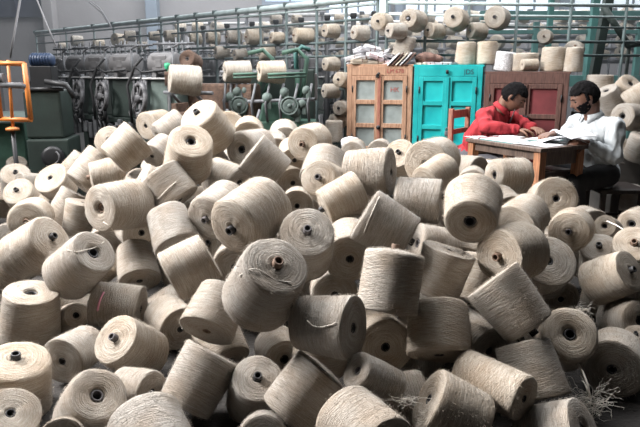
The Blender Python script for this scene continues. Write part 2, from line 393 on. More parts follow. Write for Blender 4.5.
# ------------------------------------------------------------------ yarn cones
def cone_profile(kind, var):
    rnd = random.Random(100 + var)
    rb = [0.02, 0.045, 0.03][var % 3]; rt = [0.035, 0.02, 0.06][var % 3]
    bul = [0.004, 0.010, 0.0][var % 3]
    tip = 0.5 * (0.86, 0.91, 0.97)[var % 3]
    p = [(0.082, -0.47), (0.084, -0.492), (0.12, -0.5), (0.22, -0.5), (0.33, -0.5), (0.42, -0.499)]
    p += [(0.5 - rb, -0.498), (0.5 - rb * 0.3, -0.5 + rb * 0.35), (0.5, -0.5 + rb)]
    n = 9
    for i in range(1, n):
        t = i / n; z = -0.5 + rb + (1 - rb - rt) * t
        p.append((0.5 + (tip - 0.5) * t + bul * math.sin(PI * t), z))
    p += [(tip, 0.5 - rt), (tip - rt * 0.3, 0.5 - rt * 0.35), (tip - rt, 0.5)]
    if kind == 'N':
        dome = [0.03, 0.018, 0.045][var % 3]
        for r in (0.33, 0.26, 0.19, 0.13): p.append((r, 0.5 + dome * (1 - r / 0.43)))
        p += [(0.085, 0.5 + dome * 0.85), (0.07, 0.49)]
    else:
        sink = [0.02, 0.0, 0.045][var % 3]
        for r in (0.34, 0.26, 0.19): p.append((r, 0.5 + 0.008 - sink * (1 - r / 0.43)))
        p += [(0.135, 0.5 - sink), (0.115, 0.47 - sink), (0.1, 0.40 - sink)]
    return p
def make_wound(kind, var, m):
    prof = cone_profile(kind, var); seg = 56
    bm = bmesh.new(); uvl = bm.loops.layers.uv.new('winding'); rings = []; arc = [0.0]
    for i in range(1, len(prof)):
        arc.append(arc[-1] + math.hypot(prof[i][0] - prof[i - 1][0], prof[i][1] - prof[i - 1][1]))
    off = var * 17.3
    for r, z in prof:
        rg = []
        for k in range(seg):
            a = 2 * PI * k / seg; c, s = math.cos(a), math.sin(a)
            lump = mnoise.noise(Vector((c * 1.1 + off, s * 1.1, z * 1.4))) * 0.016 + mnoise.noise(Vector((c * 3 + off, s * 3, z * 7))) * 0.007
            k2 = min(1, r / 0.3)
            rr = r + lump * k2
            zz = z + (mnoise.noise(Vector((c * 1.2 - off, s * 1.2, r * 3))) * 0.018 if abs(z) > 0.44 else 0)
            rg.append(bm.verts.new((rr * c, rr * s, zz)))
        rings.append(rg)
    for i in range(len(rings) - 1):
        for k in range(seg):
            k2 = (k + 1) % seg
            f = bm.faces.new((rings[i][k], rings[i][k2], rings[i + 1][k2], rings[i + 1][k])); f.smooth = True
            for l, (q, kk) in zip(f.loops, ((i, k), (i, k + 1), (i + 1, k + 1), (i + 1, k))):
                l[uvl].uv = (kk / seg, arc[q])
    # stray fibres standing off the windings
    rnd = random.Random(var * 31 + (7 if kind == 'N' else 11))
    fs = list(bm.faces); wts = [f.calc_area() for f in fs]
    for f in rnd.choices(fs, wts, k=2600):
        vs = [v.co for v in f.verts]; a_, b_ = rnd.random(), rnd.random()
        p = (vs[0] * (1 - a_) + vs[1] * a_) * (1 - b_) + (vs[3] * (1 - a_) + vs[2] * a_) * b_
        f.normal_update(); nn = f.normal
        t = Vector((rnd.gauss(0, 1), rnd.gauss(0, 1), rnd.gauss(0, 1))); t = (t - nn * t.dot(nn)).normalized()
        L_ = rnd.uniform(0.03, 0.085); up_ = rnd.uniform(0.012, 0.04); sd = nn.cross(t) * rnd.uniform(0.0012, 0.0022)
        q1 = p + t * L_ * 0.5 + nn * up_; q2 = p + t * L_ + nn * up_ * rnd.uniform(0.3, 1.1)
        w1 = [bm.verts.new(x) for x in (p - sd, p + sd, q1 + sd, q1 - sd, q2)]
        bm.faces.new((w1[0], w1[1], w1[2], w1[3])); bm.faces.new((w1[3], w1[2], w1[4]))
    me = bpy.data.meshes.new('wound_yarn'); bm.to_mesh(me); bm.free(); me.materials.append(m)
    return me
def make_tube(kind, m):
    zt = 0.625 if kind == 'N' else 0.455
    r0, r1 = 0.08, (0.068 if kind == 'N' else 0.098)
    if kind == 'N': o, i_ = r1, r1 * 0.66
    else: o, i_ = r1, r1 * 0.72
    mb = MB()
    mb.lathe([(r0, -0.49), (o, zt - 0.01), (o * 0.96, zt), (i_ * 1.05, zt), (i_, zt - 0.01), (r0 * 0.7, -0.485), (r0 * 0.8, -0.495)], 24, close=True)
    me = mb.mesh('core_tube'); me.materials.append(m); return me
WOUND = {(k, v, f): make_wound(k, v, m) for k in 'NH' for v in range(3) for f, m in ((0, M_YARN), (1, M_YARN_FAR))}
TUBES = {(k, i): make_tube(k, m) for k in 'NH' for i, m in enumerate((M_TUBE_BROWN, M_TUBE_GREY, M_TUBE_DARK))}
def cone_matrix(p, a, roll):
    return Matrix.Translation(p) @ Vector(a).to_track_quat('Z', 'Y').to_matrix().to_4x4() @ Matrix.Rotation(roll, 4, 'Z')
def yarn_cone(p, a, rad, h, kind, var, tube, label, group, roll=0.0, far=0, name='yarn_cone'):
    root = bpy.data.objects.new(name, None); COL.objects.link(root); root.empty_display_size = 0.1
    tag(root, label, 'yarn cone', group)
    root.matrix_world = cone_matrix(p, a, roll) @ Matrix.Diagonal((2 * rad, 2 * rad, h, 1))
    w_ = bpy.data.objects.new('wound_yarn', WOUND[kind, var, far]); COL.objects.link(w_); w_.parent = root
    t_ = bpy.data.objects.new('core_tube', TUBES[kind, tube]); COL.objects.link(t_); t_.parent = root
    return root
# the heap: centre, axis towards the narrow end, big radius, height, kind of narrow end
HEAP = [
 ('1', (-3.019, 6.136, 0.331), (0.293, -0.480, 0.827), 0.1096, 0.2148, 'N', "small upright yarn cone farthest back at the pile's left edge, dark tube poking up"),
 ('2', (-2.536, 5.121, 0.385), (0.307, -0.588, 0.749), 0.1211, 0.2374, 'N', "upright cream yarn cone with dark tube below the orange frame, nearest the green machine's foot"),
 ('3', (-2.368, 4.977, 0.415), (0.561, 0.815, -0.145), 0.0771, 0.1511, 'B', "small cream yarn cone lying squeezed between two tube-topped cones at the pile's left edge"),
 ('4', (-2.261, 4.663, 0.343), (-0.062, -0.750, 0.658), 0.1186, 0.2324, 'N', "tilted yarn cone with pale round face and dark tube at the pile's upper left edge"),
 ('5', (-2.716, 5.226, 0.211), (-0.330, 0.399, -0.855), 0.1158, 0.2270, 'B', 'yarn cone cut by the left edge, white face with black hole, brown shaded side'),
 ('6', (-1.908, 3.996, 0.348), (0.211, -0.975, 0.067), 0.1255, 0.2459, 'N', 'grey beige yarn cone low behind the large dark-tubed one, its brown tube turned down'),
 ('7', (-1.929, 4.498, 0.480), (0.229, 0.683, -0.694), 0.1248, 0.1835, 'B', 'yarn cone showing its plain rounded base tilted like a plate, below the round machine hub'),
 ('8', (-2.064, 5.192, 0.492), (0.601, 0.268, 0.753), 0.1095, 0.2469, 'N', 'slim pale yarn cone leaning uphill with a dark speck of tube at its upper tip'),
 ('9', (-1.626, 4.368, 0.603), (-0.563, -0.510, -0.650), 0.1277, 0.2553, 'H', 'yarn cone with bright striped rounded edge wedged behind the cone whose brown tube points left'),
 ('10', (-1.452, 4.205, 0.608), (-0.916, -0.384, -0.118), 0.1128, 0.2211, 'N', 'yarn cone lying with square brown tube sticking out to the left, white fuzzy top'),
 ('11', (-1.050, 3.183, 0.609), (-0.520, -0.850, 0.080), 0.1309, 0.2566, 'H', 'large horizontal yarn cone with swirled left face, deep dark hole and frayed thread hanging down'),
 ('12', (-2.015, 4.620, 0.282), (-0.044, 0.830, -0.556), 0.1065, 0.1878, 'B', 'small oval yarn cone face with black slit hole peeking out beside the leaning striped cone'),
 ('13', (-1.804, 4.333, 0.340), (-0.471, -0.328, -0.819), 0.1106, 0.2493, 'B', 'striped yarn cone leaning right with bright upper rim, left one of the leaning pair'),
 ('14', (-1.665, 4.181, 0.304), (-0.249, -0.081, -0.965), 0.1071, 0.2309, 'B', 'striped yarn cone standing nearly upright, tucked in against the frayed horizontal cone'),
 ('15', (-1.537, 3.221, 0.367), (0.828, -0.257, 0.499), 0.1346, 0.2638, 'N', 'large yarn cone lying at the left with dark tube at its swirled right end'),
 ('16', (-1.140, 2.832, 0.400), (0.708, -0.358, 0.609), 0.1286, 0.2520, 'H', 'large yarn cone with loose white thread stretched across its round face and dark hole'),
 ('17', (-1.353, 2.727, 0.183), (0.173, -0.104, 0.979), 0.1332, 0.2481, 'H', 'upright yarn cone with bright white flat top, small black hole and brown shaded side'),
 ('18', (-1.176, 2.196, 0.115), (0.171, -0.153, 0.973), 0.1315, 0.2320, 'N', 'broad dark yarn cone with swirled top and black tube, standing below the white-topped one'),
 ('19', (-1.067, 1.896, 0.115), (-0.437, 0.377, -0.817), 0.0985, 0.1931, 'B', 'pale fuzzy yarn cone in the very bottom left corner with frayed top'),
 ('20', (-0.829, 2.028, 0.115), (0.486, -0.445, 0.752), 0.1082, 0.2120, 'H', 'yarn cone at the bottom with worn brown-stained round face around a grey tube hole'),
 ('21', (-1.053, 2.481, 0.115), (0.230, 0.973, -0.022), 0.0992, 0.1945, 'B', 'brownish yarn cone half hidden in the gap, triangle of pale base catching light'),
 ('22', (-0.795, 2.436, 0.154), (-0.402, -0.616, 0.678), 0.1163, 0.2166, 'N', 'yarn cone with bright white face and short grey tube pointing left, brown shaded body'),
 ('23', (-0.698, 2.161, 0.115), (-0.883, 0.460, -0.086), 0.0801, 0.1570, 'B', 'shaded yarn cone under the bright-faced grey-tube cone, only a strip of its side showing'),
 ('24', (-0.543, 1.803, 0.115), (-0.496, 0.789, 0.363), 0.1301, 0.2295, 'B', 'pale striped yarn cone cut by the bottom edge below the big leaning cylinder'),
 ('25', (-0.457, 2.151, 0.161), (-0.454, -0.452, -0.768), 0.1134, 0.2223, 'B', 'big leaning yarn cone with fine ringed windings and thin white upper rim, near the bottom'),
 ('26', (-0.702, 2.759, 0.141), (-0.623, 0.774, 0.112), 0.1067, 0.1882, 'B', 'small yarn cone with ringed side and dark base turned down, pinched between two bigger cones'),
 ('27', (-0.426, 2.370, 0.348), (0.275, 0.723, 0.634), 0.1136, 0.1892, 'B', 'yarn cone with swirled lower end hovering right over the big bright leaning cone'),
 ('28', (-0.565, 2.591, 0.466), (0.855, 0.279, 0.438), 0.1177, 0.1961, 'H', 'large bright ringed yarn cone left of the double-height tube cone, its far end shaded'),
 ('29', (-0.994, 2.877, 0.169), (-0.992, 0.026, 0.126), 0.1131, 0.2327, 'B', 'yarn cone lying with a stain of pink thread on its side'),
 ('30', (-0.979, 3.181, 0.287), (-0.298, 0.713, 0.635), 0.1097, 0.2150, 'B', 'greyish yarn cone with rounded upper edge standing beside the face crossed by white thread'),
 ('31', (-1.217, 2.860, 0.115), (0.597, -0.638, 0.485), 0.0736, 0.1443, 'H', 'yarn cone deep in the gap beside the white-topped upright one, small dark hole'),
 ('32', (-0.744, 3.042, 0.512), (-0.390, 0.642, 0.660), 0.1187, 0.2210, 'B', 'yarn cone with arched upper rim and slanted windings below the knotted-thread cone'),
 ('33', (-0.823, 3.341, 0.680), (-0.603, 0.225, 0.765), 0.1228, 0.1926, 'B', 'grey yarn cone with pale knotted thread on its side, below the big-holed one'),
 ('34', (-1.073, 3.519, 0.391), (-0.526, 0.849, -0.053), 0.1110, 0.2175, 'B', 'shaded yarn cone seen only in the dark gap under the frayed horizontal cone'),
 ('34b', (-1.290, 3.681, 0.283), (-0.139, 0.983, 0.118), 0.1166, 0.2284, 'B', "pale piece of a yarn cone visible below the frayed horizontal cone's face"),
 ('35', (-0.743, 3.521, 0.830), (0.246, -0.637, 0.731), 0.1336, 0.2488, 'H', 'upright yarn cone near the crest with wide dark hollow worn around its tube'),
 ('36', (-1.259, 4.029, 0.804), (-0.701, -0.343, -0.625), 0.1330, 0.2243, 'H', "large yarn cone on the crest's left shoulder, banded side and rounded upper right rim"),
 ('37', (-1.410, 5.368, 0.850), (0.523, 0.849, 0.081), 0.1157, 0.2268, 'B', 'yarn cone lying at the back of the crest, pale end beside the cam wheels'),
 ('38', (-1.209, 5.021, 0.839), (-0.712, -0.543, -0.445), 0.1165, 0.2283, 'H', 'yarn cone lying slanted on the crest just behind the cone with the hollow worn top'),
 ('39', (-1.204, 4.627, 0.727), (0.291, 0.861, 0.417), 0.0932, 0.2009, 'B', 'narrow bright yarn cone wedged between the two large cones of the left crest'),
 ('40', (-0.708, 3.972, 0.947), (-0.408, -0.564, 0.718), 0.1334, 0.2483, 'N', 'yarn cone forming the pointed peak of the crest, dark tube jutting to the upper left'),
 ('41', (-0.691, 4.856, 0.870), (0.072, 0.985, -0.158), 0.1126, 0.2206, 'B', 'yarn cone arch just visible behind the slope of the pointed peak cone'),
 ('42', (-0.523, 4.570, 0.851), (-0.076, 0.983, 0.168), 0.1135, 0.2224, 'B', 'pale yarn cone arch with shaded hollow base, on the crest before the wide green winder'),
 ('43', (-0.271, 4.772, 0.810), (0.090, -0.990, -0.111), 0.1110, 0.2175, 'N', 'first forward-facing yarn cone on the back crest, dark tube end low in its face'),
 ('44', (-0.068, 4.021, 0.847), (-0.353, -0.936, -0.009), 0.1163, 0.2280, 'N', 'forward-facing yarn cone with radiating pale face on the back crest, nearest the wooden cabinet'),
 ('45', (-0.446, 4.040, 0.805), (-0.517, -0.856, 0.022), 0.1204, 0.2360, 'H', 'yarn cone lying behind the diamond-shaped one, dark specks on its rounded left face'),
 ('46', (-0.307, 3.507, 0.786), (0.773, 0.020, -0.634), 0.1193, 0.2127, 'B', 'yarn cone tilted like a diamond with bright fuzzy upper left edge, middle of the crest'),
 ('47', (-0.334, 4.551, 0.752), (-0.138, 0.961, 0.239), 0.1062, 0.2082, 'B', 'yarn cone top peeking out directly behind the diamond-shaped tilted cone'),
 ('48', (-0.191, 4.368, 0.721), (-0.148, 0.937, 0.317), 0.0987, 0.1935, 'B', 'short yarn cone with bright ringed top and brown underside, beside the diamond-shaped cone'),
 ('49', (-0.212, 4.124, 0.584), (-0.352, 0.932, 0.080), 0.1008, 0.1976, 'B', 'brown shaded yarn cone under the right corner of the diamond-shaped cone'),
 ('50', (0.028, 3.411, 0.775), (0.195, 0.692, 0.695), 0.1273, 0.1746, 'B', "yarn cone with pinkish shaded arch and bright striped left edge, right of the crest's middle"),
 ('51', (0.019, 3.136, 0.747), (-0.276, -0.895, 0.350), 0.1074, 0.1894, 'N', 'yarn cone with white face and grey tube pointing up left, below the pinkish arch'),
 ('52', (0.107, 2.936, 0.693), (-0.885, -0.240, -0.399), 0.1060, 0.1974, 'N', 'yarn cone lying slanted with swirled left face, just above the plain tilted block-like one'),
 ('53', (-0.142, 3.760, 0.503), (-0.036, 0.999, 0.016), 0.0989, 0.1938, 'B', 'yarn cone arch with brown hollow underside squeezed between two large swirled cones'),
 ('54', (0.252, 3.127, 0.796), (-0.938, 0.343, -0.055), 0.1220, 0.2271, 'B', 'bright yarn cone lying sideways with large brown flat base and black hole facing right'),
 ('55', (0.547, 4.028, 0.733), (-0.435, -0.728, 0.530), 0.1075, 0.2002, 'N', "yarn cone before the cabinets' gap, bright tilted top with black hole and brown side"),
 ('56', (0.276, 5.037, 0.664), (0.229, 0.968, 0.101), 0.0934, 0.1830, 'B', 'small bright yarn cone top behind the sideways cone, before the wooden cabinet'),
 ('57', (0.463, 4.782, 0.692), (0.175, 0.984, 0.040), 0.0964, 0.1889, 'B', 'pale sliver of yarn cone between the sideways cone and the tilted black-holed one'),
 ('58', (0.657, 3.579, 0.787), (0.528, 0.849, 0.028), 0.1332, 0.2350, 'B', 'large yarn cone with swirled shaded face directly before the turquoise cabinet'),
 ('59', (0.618, 3.295, 0.750), (-0.698, -0.672, -0.247), 0.0911, 0.1965, 'H', 'slim white yarn cone lying slanted in front of the swirled cone by the turquoise cabinet'),
 ('60', (0.722, 3.515, 0.620), (0.267, 0.957, 0.116), 0.1093, 0.2142, 'B', 'white yarn cone with rounded top and tiny speck, below the slim slanted white one'),
 ('61', (0.486, 3.022, 0.672), (-0.976, 0.212, 0.044), 0.1116, 0.2188, 'B', 'white ringed yarn cone lying level with small brown base at its right end'),
 ('62', (1.086, 4.478, 0.603), (-0.538, 0.843, -0.016), 0.0981, 0.1923, 'B', 'yarn cone lying between the chair and the swirled cone, small brown end toward the desk'),
 ('63', (1.039, 4.178, 0.564), (0.267, 0.963, 0.045), 0.0988, 0.1936, 'B', 'pale arch of yarn cone behind the large black-holed cone that faces forward'),
 ('64', (1.142, 3.734, 0.676), (-0.946, -0.313, 0.082), 0.1124, 0.2093, 'H', 'yarn cone lying in front of the desk with white left face and small black hole'),
 ('65', (0.655, 2.620, 0.714), (-0.279, -0.894, -0.351), 0.1252, 0.2086, 'H', 'very large yarn cone facing forward with ringed underside and wide black hole, right of centre'),
 ('66', (1.054, 3.481, 0.545), (-0.088, 0.971, 0.225), 0.1031, 0.2020, 'B', 'yarn cone with flat brown shaded base and dark hole, beside the very large forward-facing cone'),
 ('67', (1.013, 3.025, 0.572), (0.642, 0.726, 0.247), 0.1176, 0.2074, 'B', 'yarn cone with bright slanting rim and small dark tube at upper right, below desk'),
 ('68', (0.815, 2.538, 0.543), (-0.767, -0.641, 0.031), 0.1232, 0.1932, 'N', 'yarn cone whose pale ring-mouthed tube sticks out under the very large forward-facing cone'),
 ('69', (0.726, 2.228, 0.435), (0.570, -0.412, -0.711), 0.1160, 0.2273, 'B', 'large square-looking yarn cone tilted to the right with slanted windings and bright upper left edge'),
 ('70', (1.302, 3.436, 0.589), (0.081, 0.964, -0.255), 0.1184, 0.2089, 'B', 'yarn cone facing the viewer below the desk leg, concentric rings around a black hole'),
 ('71', (1.321, 3.171, 0.482), (-0.465, -0.877, 0.121), 0.1105, 0.2058, 'N', 'round yarn cone facing the viewer, pale ring in dark tube mouth, below the concentric one'),
 ('72', (1.716, 3.868, 0.346), (-0.042, 0.999, -0.027), 0.1025, 0.1808, 'B', "ragged brown yarn cone with bunched worn threads, by the seated white-shirted man's feet"),
 ('73', (1.624, 3.400, 0.430), (-0.628, -0.673, 0.392), 0.0677, 0.1327, 'H', 'small speckled yarn cone with black hole from which a white thread runs to the right'),
 ('74', (1.548, 3.302, 0.283), (-0.322, -0.504, 0.801), 0.1108, 0.2063, 'N', 'upright yarn cone with black tube on its flat tan top, below the small speckled cone'),
 ('75', (1.601, 3.037, 0.389), (-0.399, -0.622, 0.674), 0.1170, 0.2178, 'N', 'upright yarn cone at the right edge with tall brown tube standing on its pale top'),
 ('76', (2.122, 4.049, 0.301), (-0.689, -0.716, 0.111), 0.1073, 0.2103, 'H', 'pale greenish white yarn cone at the right picture edge'),
 ('77', (1.423, 2.894, 0.313), (0.498, -0.671, 0.550), 0.1125, 0.2095, 'N', 'bright ringed yarn cone lying at the right with dark tube at its right end'),
 ('78', (1.013, 2.681, 0.432), (0.066, 0.771, -0.633), 0.1174, 0.1610, 'B', 'flat dark yarn cone face tilted like a dish, black hole, in the shaded right slope'),
 ('79', (1.274, 3.200, 0.121), (-0.016, 1.000, 0.024), 0.0979, 0.1919, 'B', 'shaded yarn cone with thin lit rim just right of the large square-looking cone'),
 ('80', (0.983, 2.317, 0.246), (-0.128, -0.772, 0.623), 0.1103, 0.1945, 'H', 'dim yarn cone with big dark hollow face and white frayed wisps on its upper rim'),
 ('81', (0.777, 2.112, 0.215), (-0.192, 0.543, 0.817), 0.1184, 0.2042, 'B', 'large dim yarn cone below the square-looking one, near the tangled tuft of threads'),
 ('82', (0.602, 1.980, 0.237), (-0.651, 0.756, 0.060), 0.0802, 0.2545, 'B', 'long slim yarn cone lying downhill with ridged windings and slotted brown end, at the bottom'),
 ('83', (0.443, 1.864, 0.194), (0.882, -0.051, -0.469), 0.1095, 0.1932, 'B', 'yarn cone at the bottom with bright upturned base and brown side, beside the small tuft'),
 ('84', (0.181, 1.901, 0.294), (-0.755, -0.323, 0.570), 0.0668, 0.1703, 'H', 'small yarn cone with white crescent face and purple-grey tube hole, low in the middle'),
 ('85', (0.131, 1.714, 0.208), (-0.573, 0.811, 0.120), 0.1170, 0.2064, 'B', 'white yarn cone with faint pink streaks cut by the bottom edge in the middle'),
 ('86', (-0.057, 1.991, 0.198), (-0.632, -0.266, -0.728), 0.1055, 0.2068, 'B', 'bright fuzzy yarn cone leaning right with sharp upper corner, beside the pink-streaked white one'),
 ('87', (0.024, 2.013, 0.438), (-0.885, 0.455, -0.103), 0.1109, 0.2064, 'B', 'large bright yarn cone lying level, loose white thread on its side, brown base facing right'),
 ('88', (0.264, 2.199, 0.535), (0.140, 0.267, 0.953), 0.1135, 0.2224, 'N', 'big bright upright yarn cone with brown tube stub and fine level rings, in the centre'),
 ('89', (0.514, 2.499, 0.471), (-0.294, -0.059, -0.954), 0.1138, 0.2008, 'B', 'grey yarn cone with thin pale slanted rim just right of the big bright upright one'),
 ('90', (0.278, 2.548, 0.656), (0.858, -0.170, -0.484), 0.1162, 0.2163, 'B', 'tilted block-like yarn cone with bright left edge and diagonal windings, above the big upright one'),
 ('91', (0.448, 2.196, 0.342), (0.049, 0.625, 0.779), 0.1193, 0.1964, 'B', 'large dark brown yarn cone in deep shade between upright and square-looking cones'),
 ('92', (0.233, 2.314, 0.251), (-0.184, 0.977, -0.106), 0.1121, 0.2087, 'B', 'yarn cone in deep shade behind the brown base of the level threaded cone'),
 ('93', (0.134, 2.724, 0.511), (0.022, 0.983, 0.183), 0.1138, 0.2231, 'B', 'grey yarn cone in the shadow under the tilted block-like one'),
 ('94', (0.062, 2.732, 0.313), (-0.046, 0.998, -0.054), 0.1066, 0.2090, 'B', 'brown yarn cone peeking out over the top of the large level threaded cone'),
 ('95', (-0.061, 2.454, 0.604), (0.095, -0.722, 0.686), 0.1188, 0.2212, 'N', 'round-topped yarn cone facing up with spiral rings and grey tube standing in its middle'),
 ('96', (-0.189, 2.076, 0.571), (0.352, -0.574, 0.739), 0.1336, 0.2357, 'N', 'largest yarn cone in the middle, torn brown tube on its spiral thread-crossed top'),
 ('97', (-0.288, 2.529, 0.709), (-0.510, -0.822, -0.253), 0.1294, 0.2410, 'N', 'large bright lying yarn cone with dark tube at its lower left face, above the largest'),
 ('98', (-0.514, 3.081, 0.612), (-0.399, -0.889, -0.223), 0.1193, 0.2221, 'N', 'yarn cone with round grey tube mouth turned lower left, behind the large bright lying one'),
 ('99', (-0.552, 3.675, 0.657), (0.782, -0.612, -0.117), 0.1168, 0.2175, 'H', 'ringed yarn cone lying below the crest just left of the diamond-shaped one'),
 ('100', (-0.416, 2.952, 0.380), (-0.081, 0.997, 0.005), 0.1091, 0.2138, 'B', 'dark yarn cone in the gap between the bright ringed cone and the largest middle one'),
 ('101', (-0.172, 2.476, 0.115), (0.288, -0.955, 0.071), 0.0947, 0.1857, 'H', 'grey threaded yarn cone in the gap over the bright fuzzy leaning one, black hole showing'),
 ('102', (-0.242, 2.149, 0.115), (0.126, -0.579, 0.806), 0.1100, 0.2049, 'N', 'dark yarn cone deep in shade with faint tube mouth, between two bright leaning cones'),
 ('103', (-0.191, 1.849, 0.115), (-0.064, 0.920, -0.388), 0.0798, 0.1564, 'B', 'pale sliver of yarn cone at the bottom edge under the bright fuzzy leaning one'),
 ('104', (-0.845, 1.826, 0.120), (-0.316, 0.854, -0.414), 0.0723, 0.1417, 'B', 'sliver of yarn cone at the bottom edge left of the worn brown-stained face'),
 ('105', (1.509, 2.842, 0.115), (0.055, -0.938, 0.343), 0.1123, 0.2200, 'H', 'dim yarn cone lying at the right edge beneath the bright ringed one'),
 ('106', (1.405, 2.556, 0.115), (-0.341, -0.348, 0.874), 0.0665, 0.1303, 'N', 'small upright yarn cone with lit pale top at the right edge, near the hollow one'),
 ('107', (1.231, 2.398, 0.115), (0.498, 0.865, -0.057), 0.1214, 0.2141, 'B', 'hollow-looking dark yarn cone on the floor in the lower right gloom'),
 ('108', (-2.224, 4.351, 0.115), (-0.129, 0.982, -0.135), 0.1159, 0.2272, 'B', 'pale yarn cone piece at the left edge behind the large dark-tubed lying cone'),
 ('109', (1.142, 3.075, 0.259), (0.073, 0.990, -0.120), 0.1039, 0.2036, 'B', 'brownish yarn cone deep under the dish-like dark face'),
]
BROWN_TUBES = ('10', '6', '11', '44', '51b', '75', '88', '68', '96', '27')
GREY_TUBES = ('20', '22', '51', '98', '95', '84', '71')
CONE = {}
for i, (cid, p, a, rad, h, kind, lab) in enumerate(HEAP):
    rr = random.Random(i * 7 + 3)
    k = kind if kind in 'NH' else rr.choice('NNH')
    tb = 0 if cid in BROWN_TUBES else 1 if cid in GREY_TUBES else 2
    CONE[cid] = yarn_cone(p, a, rad, h, k, rr.randrange(3), tb, lab, 'yarn cones in the heap', rr.uniform(0, 6.28))
